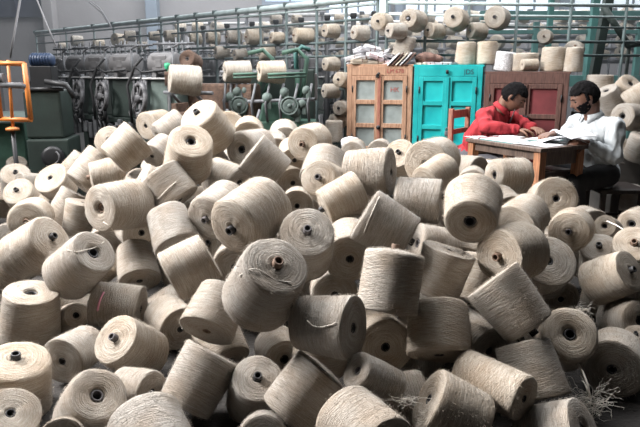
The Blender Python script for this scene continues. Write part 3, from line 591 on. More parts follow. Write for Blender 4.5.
UNDER = [
 ((0.536, 2.836, 0.487), (-0.946, -0.223, 0.236), 0.1000, 0.1849),
 ((0.618, 2.336, 0.246), (-0.462, 0.869, 0.181), 0.1067, 0.1958),
 ((0.417, 2.460, 0.129), (0.650, 0.760, 0.027), 0.1163, 0.2279),
 ((0.714, 2.734, 0.350), (0.282, 0.440, 0.853), 0.1131, 0.2213),
 ((-0.428, 2.504, 0.150), (0.471, -0.709, -0.525), 0.1011, 0.1943),
 ((-0.683, 4.034, 0.675), (-0.448, -0.207, 0.870), 0.1086, 0.2077),
 ((-1.772, 3.276, 0.185), (0.715, 0.340, 0.611), 0.1124, 0.2285),
 ((0.792, 1.866, 0.110), (0.662, -0.504, 0.555), 0.1066, 0.2029),
 ((-1.218, 3.216, 0.246), (-0.740, -0.017, -0.672), 0.1044, 0.2058),
 ((-1.453, 4.373, 0.797), (0.006, -0.934, 0.357), 0.1045, 0.1986),
 ((0.012, 2.309, 0.238), (-0.170, 0.213, -0.962), 0.1172, 0.2356),
 ((-1.307, 3.044, 0.115), (0.803, 0.042, -0.594), 0.1024, 0.2021),
 ((0.269, 2.034, 0.121), (0.985, 0.113, 0.133), 0.1129, 0.2343),
 ((1.526, 3.114, 0.114), (-0.277, 0.914, -0.298), 0.1038, 0.1956),
 ((-0.753, 3.031, 0.110), (0.809, -0.140, 0.571), 0.1111, 0.2025),
 ((-0.947, 3.548, 0.623), (0.785, 0.326, -0.527), 0.1138, 0.2197),
 ((-1.201, 4.077, 0.530), (-0.207, 0.940, 0.270), 0.1125, 0.2273),
 ((0.090, 3.210, 0.527), (-0.557, -0.649, -0.519), 0.1020, 0.1956),
 ((0.756, 2.918, 0.513), (0.277, 0.504, 0.818), 0.1005, 0.2027),
 ((0.871, 2.505, 0.156), (-0.719, -0.655, -0.232), 0.1064, 0.2233),
 ((-0.641, 3.463, 0.516), (-0.890, 0.415, -0.190), 0.1036, 0.2069),
 ((-0.803, 3.303, 0.283), (0.419, -0.468, -0.778), 0.1128, 0.2232),
 ((0.204, 3.209, 0.352), (-0.580, -0.541, -0.609), 0.1143, 0.2079),
 ((-1.287, 4.815, 0.492), (-0.175, 0.482, -0.859), 0.1097, 0.2181),
 ((-0.409, 2.999, 0.164), (-0.873, 0.305, 0.381), 0.1147, 0.2248),
 ((-0.600, 4.519, 0.621), (0.290, -0.942, -0.168), 0.1147, 0.2286),
 ((-0.961, 3.674, 0.206), (-0.954, 0.202, 0.220), 0.1074, 0.1934),
 ((-1.895, 4.180, 0.115), (0.000, 0.000, 1.000), 0.1084, 0.2241),
 ((-0.604, 4.933, 0.694), (0.297, 0.951, 0.087), 0.1014, 0.1888),
 ((1.209, 3.582, 0.365), (-0.413, -0.907, -0.076), 0.1128, 0.2236),
 ((-2.280, 4.850, 0.115), (-0.932, -0.362, 0.000), 0.1108, 0.2218),
 ((-0.118, 4.415, 0.470), (0.154, 0.896, -0.418), 0.1106, 0.2249),
 ((0.472, 3.022, 0.290), (0.924, -0.096, -0.371), 0.1138, 0.2166),
 ((-1.147, 4.232, 0.329), (-0.013, -0.504, -0.864), 0.1124, 0.2178),
 ((-0.150, 4.086, 0.359), (0.677, 0.183, 0.713), 0.1107, 0.2113),
 ((0.624, 3.978, 0.530), (-0.450, 0.815, -0.364), 0.1042, 0.2022),
 ((0.292, 3.320, 0.584), (0.267, -0.363, -0.893), 0.1026, 0.2128),
 ((-0.429, 3.242, 0.373), (-0.478, 0.855, -0.201), 0.1016, 0.1859),
 ((0.489, 2.669, 0.239), (0.324, -0.662, 0.676), 0.1006, 0.2095),
 ((-1.389, 4.962, 0.271), (-0.135, 0.304, 0.943), 0.1068, 0.2212),
 ((-0.632, 4.711, 0.357), (-0.881, -0.329, -0.342), 0.1109, 0.2065),
 ((-1.477, 4.329, 0.377), (-0.595, 0.390, 0.702), 0.1027, 0.2102),
 ((-0.569, 3.669, 0.391), (-0.267, -0.876, -0.401), 0.1048, 0.2141),
 ((-1.546, 4.544, 0.377), (0.818, 0.298, -0.492), 0.1035, 0.1880),
 ((-1.621, 4.498, 0.112), (0.000, 0.000, 1.000), 0.1033, 0.2077),
 ((0.044, 4.174, 0.590), (-0.286, -0.630, 0.722), 0.1074, 0.2132),
 ((-1.844, 3.940, 0.115), (0.039, 0.999, 0.000), 0.1063, 0.2034),
 ((-0.466, 4.053, 0.540), (0.476, 0.072, -0.876), 0.1064, 0.1936),
 ((0.858, 3.709, 0.393), (0.670, 0.675, 0.309), 0.1030, 0.1901),
 ((0.139, 3.574, 0.537), (0.627, 0.425, 0.652), 0.1024, 0.2007),
 ((-0.312, 4.714, 0.523), (0.801, -0.554, 0.226), 0.1073, 0.2145),
 ((0.875, 3.843, 0.216), (0.344, 0.285, -0.895), 0.1060, 0.2055),
 ((0.496, 3.492, 0.570), (-0.438, 0.166, 0.884), 0.1048, 0.1928),
 ((0.995, 4.549, 0.399), (0.037, -0.217, 0.976), 0.1084, 0.2073),
 ((-0.580, 4.145, 0.300), (-0.374, 0.178, 0.910), 0.1021, 0.2019),
 ((0.265, 3.540, 0.365), (-0.202, 0.835, -0.512), 0.1085, 0.2141),
 ((-0.968, 4.808, 0.515), (-0.567, -0.628, 0.532), 0.1003, 0.2065),
 ((1.579, 4.066, 0.146), (0.000, 0.000, 1.000), 0.1124, 0.2111),
 ((-0.152, 4.580, 0.292), (-0.679, -0.505, -0.534), 0.1062, 0.2015),
 ((0.676, 4.120, 0.349), (-0.738, 0.578, 0.348), 0.1084, 0.2060),
 ((-0.615, 4.713, 0.115), (0.000, 0.000, 1.000), 0.1122, 0.2068),
 ((0.386, 3.739, 0.183), (0.481, 0.079, 0.873), 0.1011, 0.2074),
 ((-0.095, 3.802, 0.238), (-0.784, -0.468, -0.407), 0.1095, 0.2254),
 ((-1.187, 4.822, 0.255), (-0.890, -0.078, -0.449), 0.1002, 0.1940),
 ((0.192, 2.993, 0.472), (0.936, -0.128, 0.328), 0.1039, 0.2081),
 ((0.560, 3.192, 0.423), (-0.396, -0.531, 0.749), 0.1114, 0.2150),
 ((0.862, 2.740, 0.115), (0.000, 0.000, 1.000), 0.1035, 0.1886),
 ((0.415, 4.859, 0.427), (0.513, 0.826, 0.233), 0.1111, 0.2277),
 ((-0.300, 3.439, 0.195), (-0.813, 0.186, -0.551), 0.1140, 0.2308),
 ((-0.619, 4.981, 0.479), (0.648, -0.448, -0.616), 0.1025, 0.2044),
 ((-0.453, 3.994, 0.330), (0.285, 0.910, 0.302), 0.1005, 0.1832),
 ((-0.457, 4.550, 0.431), (-0.423, -0.050, 0.905), 0.1101, 0.2209),
 ((-0.072, 2.941, 0.499), (0.597, -0.727, 0.341), 0.1058, 0.2024),
 ((-0.324, 3.468, 0.516), (0.435, -0.871, -0.227), 0.1146, 0.2186),
 ((-0.636, 3.411, 0.319), (0.144, -0.883, 0.447), 0.1097, 0.2181),
 ((-0.269, 4.230, 0.113), (0.000, 0.000, 1.000), 0.1141, 0.2185),
 ((1.712, 3.191, 0.150), (0.000, 0.000, 1.000), 0.1121, 0.2095),
 ((-0.510, 3.803, 0.138), (0.996, -0.093, 0.000), 0.1111, 0.2069),
 ((-0.006, 3.335, 0.318), (0.983, -0.121, -0.135), 0.1054, 0.1962),
 ((-0.167, 3.081, 0.286), (0.608, 0.542, 0.580), 0.1028, 0.2103),
 ((0.616, 3.473, 0.364), (-0.678, 0.469, -0.566), 0.1081, 0.2189),
 ((-0.010, 3.390, 0.122), (0.318, 0.948, 0.000), 0.1058, 0.1911),
 ((-0.278, 4.799, 0.314), (-0.129, -0.972, 0.195), 0.1064, 0.2089),
 ((0.323, 4.922, 0.178), (-0.794, -0.120, -0.595), 0.1061, 0.1945),
 ((0.606, 4.232, 0.115), (0.175, -0.984, 0.000), 0.1059, 0.2119),
 ((0.692, 2.870, 0.114), (-0.223, -0.975, 0.000), 0.1084, 0.2022),
 ((-0.773, 4.860, 0.153), (-0.814, 0.581, 0.000), 0.1014, 0.2072),
 ((-1.465, 4.310, 0.143), (0.741, -0.671, 0.000), 0.1037, 0.2141),
 ((0.951, 4.733, 0.211), (0.115, 0.300, -0.947), 0.1054, 0.2214),
 ((1.184, 4.255, 0.306), (0.126, -0.245, -0.961), 0.1025, 0.1906),
 ((2.208, 4.220, 0.115), (0.000, 0.000, 1.000), 0.1048, 0.2025),
 ((0.989, 3.513, 0.368), (-0.148, 0.967, 0.209), 0.1029, 0.2095),
 ((1.156, 3.699, 0.186), (0.425, -0.724, -0.543), 0.1005, 0.2022),
 ((1.346, 4.593, 0.404), (-0.759, 0.565, -0.323), 0.1062, 0.2093),
 ((0.097, 4.282, 0.360), (-0.443, 0.772, 0.455), 0.1062, 0.2084),
 ((-1.835, 4.500, 0.115), (0.000, 0.000, 1.000), 0.1053, 0.2177),
 ((-1.037, 4.392, 0.115), (0.000, 0.000, 1.000), 0.1007, 0.2045),
 ((0.952, 4.202, 0.369), (-0.717, 0.668, 0.201), 0.1102, 0.2256),
 ((-1.314, 4.431, 0.115), (0.000, 0.000, 1.000), 0.1088, 0.2005),
 ((1.240, 4.791, 0.175), (0.237, 0.890, 0.389), 0.1093, 0.2273),
 ((0.995, 4.227, 0.126), (-0.892, -0.452, 0.000), 0.1066, 0.1936),
 ((-0.682, 3.557, 0.115), (0.000, 0.000, 1.000), 0.1062, 0.2148),
 ((0.036, 2.882, 0.115), (-0.660, -0.752, 0.000), 0.1145, 0.2166),
 ((0.862, 3.015, 0.325), (-0.793, 0.290, 0.537), 0.1036, 0.1985),
 ((1.568, 3.553, 0.231), (-0.163, 0.268, -0.949), 0.1056, 0.2194),
 ((-0.529, 3.249, 0.168), (-0.841, 0.482, -0.246), 0.1002, 0.1937),
 ((-0.821, 4.166, 0.418), (-0.183, 0.217, 0.959), 0.1080, 0.1984),
 ((0.891, 3.150, 0.115), (0.730, -0.684, 0.000), 0.1131, 0.2221),
 ((0.386, 4.087, 0.167), (0.896, 0.424, 0.130), 0.1037, 0.1915),
 ((0.301, 2.746, 0.277), (-0.061, 0.854, -0.516), 0.1001, 0.1962),
 ((0.872, 3.662, 0.157), (0.994, -0.108, 0.000), 0.1078, 0.2068),
 ((-0.692, 4.247, 0.121), (0.000, 0.000, 1.000), 0.1006, 0.1863),
]
for i, (p, a, rad, h) in enumerate(UNDER):
    rr = random.Random(i * 13 + 5)
    yarn_cone(p, a, rad, h, rr.choice('NH'), rr.randrange(3), rr.randrange(3), 'shaded yarn cone buried in the dark beneath the outer cones of the heap', 'buried yarn cones', rr.uniform(0, 6.28))
bpy.context.view_layer.update()
def cone_bvh(c):
    o = [k for k in c.children if k.name.startswith('wound_yarn')][0]
    me = o.data; M = c.matrix_world
    return BVHTree.FromPolygons([M @ v.co for v in me.vertices], [p.vertices[:] for p in me.polygons])
def thread_on(cid, pix, r=0.0016, m=None, lift=0.002, name='loose_thread', label='loose pale thread'):
    "a loose end lying on the surface of one cone, through the given points"
    c = CONE[cid]; bv = cone_bvh(c); pts = []
    for q in pix:
        d = (at(q[0], q[1], 3.0) - Vector((0, 0, CAMH))).normalized()
        hit = bv.ray_cast(Vector((0, 0, CAMH)), d)
        if hit[0] is not None: pts.append(hit[0] + hit[1] * (lift + r))
    if len(pts) < 2: return
    # resample smoothly
    out = []
    for i in range(len(pts) - 1):
        for k in range(4):
            t = k / 4; p0 = pts[max(i - 1, 0)]; p1 = pts[i]; p2 = pts[i + 1]; p3 = pts[min(i + 2, len(pts) - 1)]
            out.append(0.5 * ((2 * p1) + (p2 - p0) * t + (2 * p0 - 5 * p1 + 4 * p2 - p3) * t * t + (3 * p1 - p0 - 3 * p2 + p3) * t ** 3))
    out.append(pts[-1])
    Mi = c.matrix_world.inverted()
    mb = MB(); mb.tube(out, r, 6); mb.bm.transform(Mi)
    o = mb.build(name, m or M_THREAD, c); o['label'] = label
    return o

# ------------------------------------------------------------------ cones on the near creels
def peg(parent, p, q, r=0.011):
    inv = parent.matrix_world.inverted(); mb = MB(); mb.tube([inv @ Vector(p), inv @ Vector(q)], r, 8); return mb.build('peg', M_STEEL, parent)
bpy.context.view_layer.update()
ORD = ('first', 'second', 'third', 'fourth', 'fifth', 'sixth', 'seventh', 'eighth', 'ninth', 'tenth', 'eleventh', 'twelfth', 'thirteenth', 'fourteenth')
def creel_cones(lst, P0, P1, fr, axis, words, group, far=1, off=(0, -0.06)):
    lst = sorted(lst)
    for i, (px, py, d, face) in enumerate(lst):
        p = vec_row(P0, P1, px); Y = p.y + off[1]; c = at(px, py, Y); rad = d * (1.0 if face else 0.84) / 2 / FPX * Y
        rr = random.Random(int(px * 3 + py))
        a = Vector(face or axis) + Vector((rr.uniform(-.12, .12), rr.uniform(-.12, .12), rr.uniform(-.05, .05))); a.normalize()
        h = 2 * rad * rr.uniform(0.95, 1.1)
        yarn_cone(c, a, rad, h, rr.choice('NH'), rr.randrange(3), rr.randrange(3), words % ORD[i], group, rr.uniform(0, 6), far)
        e = c - a * h * 0.35; q = Vector((p.x, p.y, c.z))
        peg(fr, c + a * h * 0.55, c - a * h * 0.52); peg(fr, c - a * h * 0.52, q + Vector((0, 0, 0)), 0.009)
L_ = (-0.88, -0.46, 0.02); F_ = (-0.5, -0.86, 0.05)
creel_cones([(63, 47, 10, 0), (77, 41, 12, 0), (99, 45, 12, 0), (119, 40, 12, F_), (130, 36, 12, 0), (154, 36, 11, 0), (171, 36, 14, 0), (195, 39, 13, 0), (213, 38, 14, 0), (234, 37, 16, 0), (254, 37, 18, 0), (277, 38, 14, 0), (303, 36, 19, 0)],
            A0, A1, near_creel, L_, "%s yarn cone along the near creel's upper pegs, counted from its far left end", 'cones on the upper pegs')
creel_cones([(142, 46, 10, 0), (222, 53, 15, 0), (240, 55, 14, 0), (267, 54, 16, 0), (331, 64, 17, 0)], A0, A1, near_creel, L_, "%s yarn cone on the near creel's middle pegs, counted from its far left end", 'cones on the middle pegs')
creel_cones([(331, 91, 17, 0), (343, 80, 15, F_), (342, 108, 16, F_), (338, 121, 15, L_)], A0, A1, near_creel, L_, "%s yarn cone on the creel's low pegs beside the wooden cabinet, counted from the left", 'cones on the low pegs')
creel_cones([(331, 31, 16, 0), (360, 33, 18, 0), (382, 22, 17, F_), (396, 31, 19, 0)], A0, A1, near_creel, L_, "%s yarn cone from the left among those on the creel above the wooden cabinet", 'cones above the wooden cabinet')
creel_cones([(413, 20, 21, F_), (435, 31, 18, 0), (456, 19, 21, F_), (477, 31, 19, 0), (497, 18, 22, F_), (545, 37, 14, F_), (574, 50, 17, F_)], B0, B1, side_creel, L_, "%s yarn cone from the left on the creel behind the turquoise and burgundy cabinets", 'cones behind the cabinets')
FAR_HIDDEN = {4, 5, 7, 9, 13, 15, 21, 28, 43, 44, 48, 52, 56, 59, 71, 77, 80, 82, 83, 89, 91, 94, 99, 100, 101, 108, 109, 114, 115, 116, 123, 126, 127, 128, 130, 131, 132, 133, 135, 136, 137}   # wholly behind other things
for i, (p, a, r) in enumerate(FARLIST):
    if i in FAR_HIDDEN: continue
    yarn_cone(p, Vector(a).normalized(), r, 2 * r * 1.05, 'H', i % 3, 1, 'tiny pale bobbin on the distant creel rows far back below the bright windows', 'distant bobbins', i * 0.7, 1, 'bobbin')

# ------------------------------------------------------------------ winding machines
RX, RN = Vector((0.707, -0.707, 0)), Vector((-0.707, -0.707, 0))
ROWA = math.atan2(-0.707, 0.707)
def wheel(mb_parent, c, axis, r, name='cam_wheel', m=None, spokes=5, solid=False):
    M = Matrix.Translation(c) @ Vector(axis).to_track_quat('Z', 'Y').to_matrix().to_4x4()
    mb = MB(); mb.lathe([(r * 0.82, -0.02), (r, -0.02), (r, 0.02), (r * 0.82, 0.02)], 32, M, close=True)
    mb.lathe([(0.001, -0.03), (r * 0.24, -0.03), (r * 0.24, 0.04), (0.001, 0.04)], 16, M)
    if solid: mb.lathe([(0.001, -0.012), (r * 0.84, -0.012), (r * 0.84, 0.012), (r * 0.6, 0.02), (r * 0.3, 0.012), (0.001, 0.012)], 32, M)
    for k in range(spokes):
        an = 2 * PI * k / spokes
        mb.tube([M @ Vector((r * 0.2 * math.cos(an), r * 0.2 * math.sin(an), 0)), M @ Vector((r * 0.85 * math.cos(an), r * 0.85 * math.sin(an), 0))], r * 0.085, 6)
    return mb.build(name, m or M_GRIMY, mb_parent)
def winding_machine(px, Y, label, s=1.0, mbody=None):
    b = at(px, 95, Y)
    t = thing('winding_machine', label, 'winding machine', (b.x, b.y, 0), ROWA + 0.35, 'winding machines')
    mbody = mbody or M_GREEN_GREY
    mb = MB()
    for x in (-0.17, 0.17):
        for y in (-0.14, 0.14): mb.box((x, y, 0.39), (0.06, 0.06, 0.78), bev=0.006)
    mb.box((0, -0.14, 0.12), (0.4, 0.05, 0.05)); mb.box((0, 0.14, 0.12), (0.4, 0.05, 0.05)); mb.box((0, 0, 0.80), (0.46, 0.36, 0.05), bev=0.008)
    mb.build('stand', M_GREEN_DARK, t)
    MB().box((0.03, 0, 1.02), (0.36, 0.30, 0.39), bev=0.015, taper=0.84).build('gear_case', mbody, t)
    MB().box((0.02, -0.01, 1.222), (0.44, 0.30, 0.014), bev=0.003).build('shelf', M_LINT, t)
    M = Matrix.Translation((-0.02, -0.02, 1.36)) @ Matrix.Rotation(PI / 2, 4, 'Y')
    mb = MB(); mb.lathe([(0.001, -0.15), (0.09, -0.15), (0.105, -0.13), (0.105, 0.13), (0.09, 0.15), (0.001, 0.15)], 24, M)
    mb.box((-0.02, -0.105, 1.36), (0.17, 0.03, 0.15), bev=0.01); mb.box((-0.02, -0.122, 1.36), (0.07, 0.012, 0.07), bev=0.004)
    mb.box((-0.10, -0.02, 1.25), (0.05, 0.16, 0.06)); mb.box((0.07, -0.02, 1.25), (0.05, 0.16, 0.06))
    mb.build('motor_drum', M_GREYDRUM, t)
    wheel(t, (-0.21, -0.2, 1.03), (-0.45, -0.9, 0.1), 0.155)
    wheel(t, (-0.235, -0.10, 1.17), (-0.6, -0.8, 0.1), 0.085, 'pulley', M_STEEL, 4)
    wheel(t, (-0.20, -0.22, 0.86), (-0.4, -0.9, 0.1), 0.075, 'gear', M_DARKIRON, 6)
    mb = MB(); mb.tube([(-0.3, -0.22, 0.80), (-0.29, -0.24, 1.0), (-0.33, -0.22, 1.15), (-0.27, -0.17, 1.33), (-0.18, -0.15, 1.42)], 0.014, 8)
    mb.tube([(-0.27, -0.17, 1.33), (-0.12, -0.24, 1.28), (0.16, -0.24, 1.30)], 0.011, 8); mb.build('lever_arm', M_DARKIRON, t)
    mb = MB(); mb.tube([(0.19, -0.17, 1.24), (0.19, -0.17, 1.5)], 0.012, 8); mb.tube([(0.19, -0.17, 1.5), (0.3, -0.2, 1.54)], 0.009, 8); mb.build('thread_guide', M_STEEL, t)
    mb = MB()
    for k in range(5):
        x = -0.14 + 0.07 * k; mb.box((x, -0.185, 0.70 - 0.04 * (k % 2)), (0.05, 0.04, 0.12 + 0.05 * (k % 3)), bev=0.01)
    mb.build('linkage', M_STEEL, t)
    mb = MB()
    for k in range(6):
        x = -0.2 + 0.075 * k; mb.tube([(x, 0.1, 1.22), (x, 0.1, 1.58 + 0.03 * (k % 2))], 0.008, 6); mb.lathe([(0.001, 0), (0.026, 0), (0.026, 0.012), (0.012, 0.03), (0.001, 0.03)], 12, Matrix.Translation((x, 0.1, 1.40 + 0.05 * (k % 3))))
    mb.tube([(-0.25, 0.1, 1.55), (0.24, 0.1, 1.55)], 0.012, 6)
    mb.build('tension_rack', M_STEEL, t)
    mb = MB()
    for k in range(4):
        x = -0.30 + 0.05 * k; mb.tube([(x, -0.17, 0.72), (x - 0.03, -0.21, 0.9), (x + 0.02, -0.19, 1.06), (x, -0.16, 1.2)], 0.010, 6)
    mb.build('cam_rods', M_GRIMY, t)
    return t
winding_machine(66, 7.8, 'winding machine farthest left in the row, dark and lint covered, next to the blue motor', mbody=M_GREEN_DARK)
winding_machine(86, 7.4, 'second winding machine of the row, counted from the blue motor', mbody=M_GREEN_DARK)
winding_machine(106, 7.0, 'third winding machine of the row, counted from the blue motor', mbody=M_GREEN_DARK)
winding_machine(131, 6.6, 'fourth winding machine of the row, squat grey drum, left of the green-grey panel', mbody=M_GREEN_DARK)
winding_machine(170, 6.15, 'nearest winding machine of the row, broad green-grey gear case beside the bright green knob')
bpy.context.view_layer.update()
WM0 = [o for o in bpy.data.objects if o.name.startswith('winding_machine') and not o.parent][0]
for i, (px, Y) in enumerate(((150, 9.3), (180, 9.0), (212, 8.7), (245, 8.4), (280, 8.1), (318, 7.8), (356, 7.5))):
    c = copy_tree(WM0); b = at(px, 95, Y); c.location = (b.x, b.y, 0.0); c['label'] = '%s winding machine of the row beyond the near creel, counted from its far left end' % ORD[i]; c['group'] = 'winding machines beyond the creel'
# dark brown stand carrying the large lying cone
b = at(192, 110, 5.9); t = thing('winding_stand', 'dark rusty iron stand under the large lying cone between two green machines', 'winding stand', (b.x, b.y, 0), ROWA + 0.4)
mb = MB()
for x in (-0.13, 0.13): mb.box((x, 0, 0.5), (0.06, 0.2, 1.0), bev=0.008)
mb.box((0, 0, 0.72), (0.32, 0.22, 0.4), bev=0.02); mb.box((0.2, 0.25, 0.6), (0.7, 0.2, 1.15), bev=0.02); mb.build('frame', M_BROWNBALL, t)
mb = MB(); mb.tube([(-0.2, -0.14, 1.1), (0.32, -0.14, 1.1)], 0.016, 8); mb.tube([(-0.13, 0, 1.0), (-0.13, -0.14, 1.1)], 0.016); mb.tube([(0.13, 0, 1.0), (0.13, -0.14, 1.1)], 0.016); mb.build('spindle', M_STEEL, t)
wheel(t, (0.0, -0.15, 0.78), (-0.3, -0.95, 0), 0.11, 'hand_wheel', M_STEEL, 5)
yarn_cone(at(185, 80, 5.68), Vector((-0.93, -0.34, 0.1)).normalized(), 0.132, 0.27, 'H', 1, 1, 'large pale yarn cone lying on the rusty iron stand beside the bright green knob', None, 1.0, 1)
yarn_cone(at(191, 61, 6.0), Vector((-0.3, -0.9, 0.3)).normalized(), 0.085, 0.16, 'H', 2, 1, 'dark brown winding of yarn sitting above the large pale lying cone', None, 0.5, 1)
DB = [o for o in bpy.data.objects if o.get('label', '').startswith('dark brown winding')][0]
for c in DB.children:
    if c.name.startswith('wound'): c.data = c.data.copy(); c.data.materials[0] = M_BROWNBALL
p = at(167.5, 66, 5.95); t = thing('control_knob', 'bright green bottle-shaped knob standing beside the large lying cone', 'knob', p)
M = Matrix.Translation((0, 0, 0))
MB().lathe([(0.001, 0.03), (0.026, 0.025), (0.032, 0.0), (0.022, -0.03), (0.016, -0.05), (0.001, -0.05)], 16).build('knob_head', M_JADE, t)
MB().lathe([(0.001, -0.05), (0.03, -0.05), (0.034, -0.09), (0.034, -0.18), (0.001, -0.18)], 16).build('knob_base', M_BROWNBALL, t)
MB().tube([(0, 0, -0.18), (0, 0, -p.z + 0.0)], 0.02, 8).build('post', M_DARKIRON, t)
# the two green winders in the middle
def green_winder(px, Y, label, cone_px, cone_py, cd_, col, case_w, clabel):
    b = at(px, 110, Y); t = thing('yarn_winder', label, 'yarn winder', (b.x, b.y, 0), 0.0, 'green yarn winders')
    MB().box((0, 0.05, 0.42), (case_w, 0.34, 0.84), bev=0.02).build('base_case', col, t)
    MB().box((-0.02, 0.05, 0.92), (case_w * 0.62, 0.26, 0.18), bev=0.02, taper=0.8).build('gear_case', col, t)
    mb = MB()
    for k in range(3): mb.box((-case_w * 0.25 + k * case_w * 0.25, -0.135, 0.6 - 0.05 * (k % 2)), (0.05, 0.04, 0.2), bev=0.01)
    mb.tube([(-case_w * 0.4, -0.14, 0.3), (-case_w * 0.42, -0.18, 0.7), (-case_w * 0.3, -0.17, 0.95)], 0.014, 8)
    mb.build('linkage', M_STEEL, t)
    MB().box((-0.03, 0.36, 0.66), (case_w * 1.05, 0.22, 1.3), bev=0.02).build('rear_case', M_GREEN_DARK, t)
    mb = MB()
    for k in range(5): mb.tube([(-case_w * 0.4 + case_w * 0.2 * k, -0.12, 0.84), (-case_w * 0.42 + case_w * 0.2 * k, -0.15, 1.0), (-case_w * 0.36 + case_w * 0.2 * k, -0.1, 1.18)], 0.013, 6)
    mb.tube([(-case_w * 0.48, -0.13, 1.02), (case_w * 0.48, -0.13, 1.04)], 0.016, 8); mb.build('lever_bank', M_STEEL, t)
    for (x, z, s) in ((0.30, 1.0, 0.05), (0.36, 1.12, 0.04), (0.05, 1.1, 0.045), (-0.2, 1.05, 0.05), (0.2, 0.93, 0.06)):
        mb = MB(); mb.ball((case_w * x, -0.12, z), (s, s * 0.8, s * 1.1), 2); mb.box((case_w * x + 0.02, -0.12, z - 0.05), (0.04, 0.05, 0.1), bev=0.01); mb.build('casting', M_GREEN_GREY, t)
    wheel(t, (case_w * 0.12, -0.145, 0.98), (0.05, -1, 0.1), 0.085, 'crank_wheel', M_GREEN_GREY, 5, True)
    wheel(t, (case_w * 0.3, -0.145, 0.62), (0.1, -1, 0), 0.06, 'pulley', M_DARKIRON, 4)
    c = at(cone_px, cone_py, Y - 0.05) - Vector((b.x, b.y, 0)); rad = cd_ / 2 / FPX * Y
    mb = MB(); mb.tube([c + Vector((-0.16, 0, 0)), c + Vector((0.26, 0.05, 0))], 0.013, 8); mb.build('spindle', M_STEEL, t)
    mb = MB(); mb.tube([c + Vector((-0.02, -rad - 0.02, -0.02)), c + Vector((0.32, -rad + 0.02, -0.01))], 0.012, 8)
    mb.tube([c + Vector((-0.02, -rad - 0.02, -0.05)), c + Vector((0.32, -rad + 0.02, -0.04))], 0.010, 8)
    mb.tube([c + Vector((0.24, 0.04, 0.0)), (0.14, 0.06, 0.96)], 0.022, 8)
    mb.tube([(0.14, 0.06, 0.9), c + Vector((0.30, 0.07, -0.1)), c + Vector((0.33, 0.07, 0.12)), c + Vector((0.24, 0.06, 0.2)), c + Vector((0.1, 0.04, 0.17))], 0.022, 8)
    mb.build('cradle_arm', M_GREEN, t)
    yarn_cone(at(cone_px, cone_py, Y - 0.05), Vector((-0.92, -0.36, 0.03)).normalized(), rad, 2 * rad * 1.12, 'H', 0, 2, clabel, 'cones on the green winders', 0.4, 1)
    return t
green_winder(238, 6.0, 'dark green yarn winder with narrow case, left of the wide green one', 237, 72, 22, M_GREEN_DARK, 0.26, 'pale yarn cone lying on the narrow dark winder, white face to the left')
green_winder(282, 5.9, 'wide green yarn winder with box base and round crank, behind the middle of the heap', 271, 72, 22, M_GREEN, 0.64, 'pale yarn cone lying on the wide green winder, white face to the left')
b = at(306, 100, 6.25); t = thing('junction_box', 'grey brown metal box on a green stand at the right end of the green winders', 'metal box', (b.x, b.y, 0), 0.1)
MB().box((0, 0, 1.14), (0.22, 0.16, 0.27), bev=0.03).build('box_body', M_GREYDRUM, t)
MB().box((0, 0.02, 0.5), (0.18, 0.12, 1.0), bev=0.01).build('stand', M_GREEN_DARK, t)
mb = MB(); mb.tube([(-0.09, -0.03, 1.26), (-0.1, -0.03, 1.46), (-0.04, -0.03, 1.52), (0.04, -0.03, 1.49)], 0.024, 8); mb.build('arm', M_TEAL_STEEL, t)
MB().box((0.0, -0.062, 0.8), (0.05, 0.02, 0.06), bev=0.008).build('badge', M_LINT, t)
# left edge: dark green carding box, tray, orange frame, blue motor
b = at(47, 120, 5.9); t = thing('machine_cabinet', 'tall dark green machine housing with round white-rimmed hub, left of the winding machines', 'machine housing', (b.x, b.y, 0), 0.12)
MB().box((0, 0.1, 0.9), (0.33, 0.4, 0.44), bev=0.02).build('upper_case', M_GREEN_DARK, t)
MB().box((0.02, 0.1, 0.34), (0.38, 0.44, 0.67), bev=0.02).build('lower_case', M_GREEN_DARK, t)
hub = at(51, 157, 5.76) - Vector((b.x, b.y, 0))
M = Matrix.Translation(hub) @ Vector((0.1, -1, 0)).to_track_quat('Z', 'Y').to_matrix().to_4x4()
MB().lathe([(0.001, -0.03), (0.10, -0.03), (0.10, 0.02), (0.07, 0.03), (0.001, 0.03)], 28, M).build('hub', M_DARKIRON, t)
mb = MB(); mb.tube([M @ Vector((0.06 * math.cos(a * 0.25 - 1.2), 0.06 * math.sin(a * 0.25 - 1.2), 0.032)) for a in range(10)], 0.009, 6); mb.build('hub_rim', M_GRIMY, t)
mb = MB(); mb.tube([(-0.12, -0.1, 1.13), (0.2, -0.1, 1.13)], 0.02, 8); mb.tube([(0.05, -0.12, 1.2), (0.24, -0.14, 1.17), (0.3, -0.14, 1.05)], 0.025, 8); mb.build('lever', M_DARKIRON, t)
b = at(8, 145, 6.25); t = thing('machine_tray', 'dull green sheet metal tray with sloping top at the left edge under the orange frame', 'machine tray', (b.x, b.y, 0), 0.25)
MB().box((0, 0.1, 0.42), (0.36, 0.36, 0.82), bev=0.015).build('tray_body', M_GREEN, t)
MB().box((0, 0.06, 0.84), (0.40, 0.44, 0.02), Matrix.Rotation(0.18, 3, 'X'), bev=0.004).build('tray_lid', M_GREEN_GREY, t)
b = at(20, 128, 5.3); t = thing('reel_frame', 'orange painted rectangular reel frame with round foot at the left edge', 'reel frame', (b.x, b.y, 0))
o = Vector((b.x, b.y, 0)); Q = lambda px, py, Y=5.3: at(px, py, Y) - o
mb = MB()
mb.tube([Q(24, 63), Q(31, 120)], 0.022, 6); mb.tube([Q(-6, 60), Q(1, 118)], 0.020, 6); mb.tube([Q(-6, 63), Q(25, 64)], 0.020, 6); mb.tube([Q(0, 119), Q(32, 120)], 0.020, 6)
mb.build('outer_frame', M_ORANGE, t)
mb = MB(); mb.tube([Q(8, 60), Q(13, 128)], 0.014, 6); mb.build('inner_rod', M_ORANGE, t)
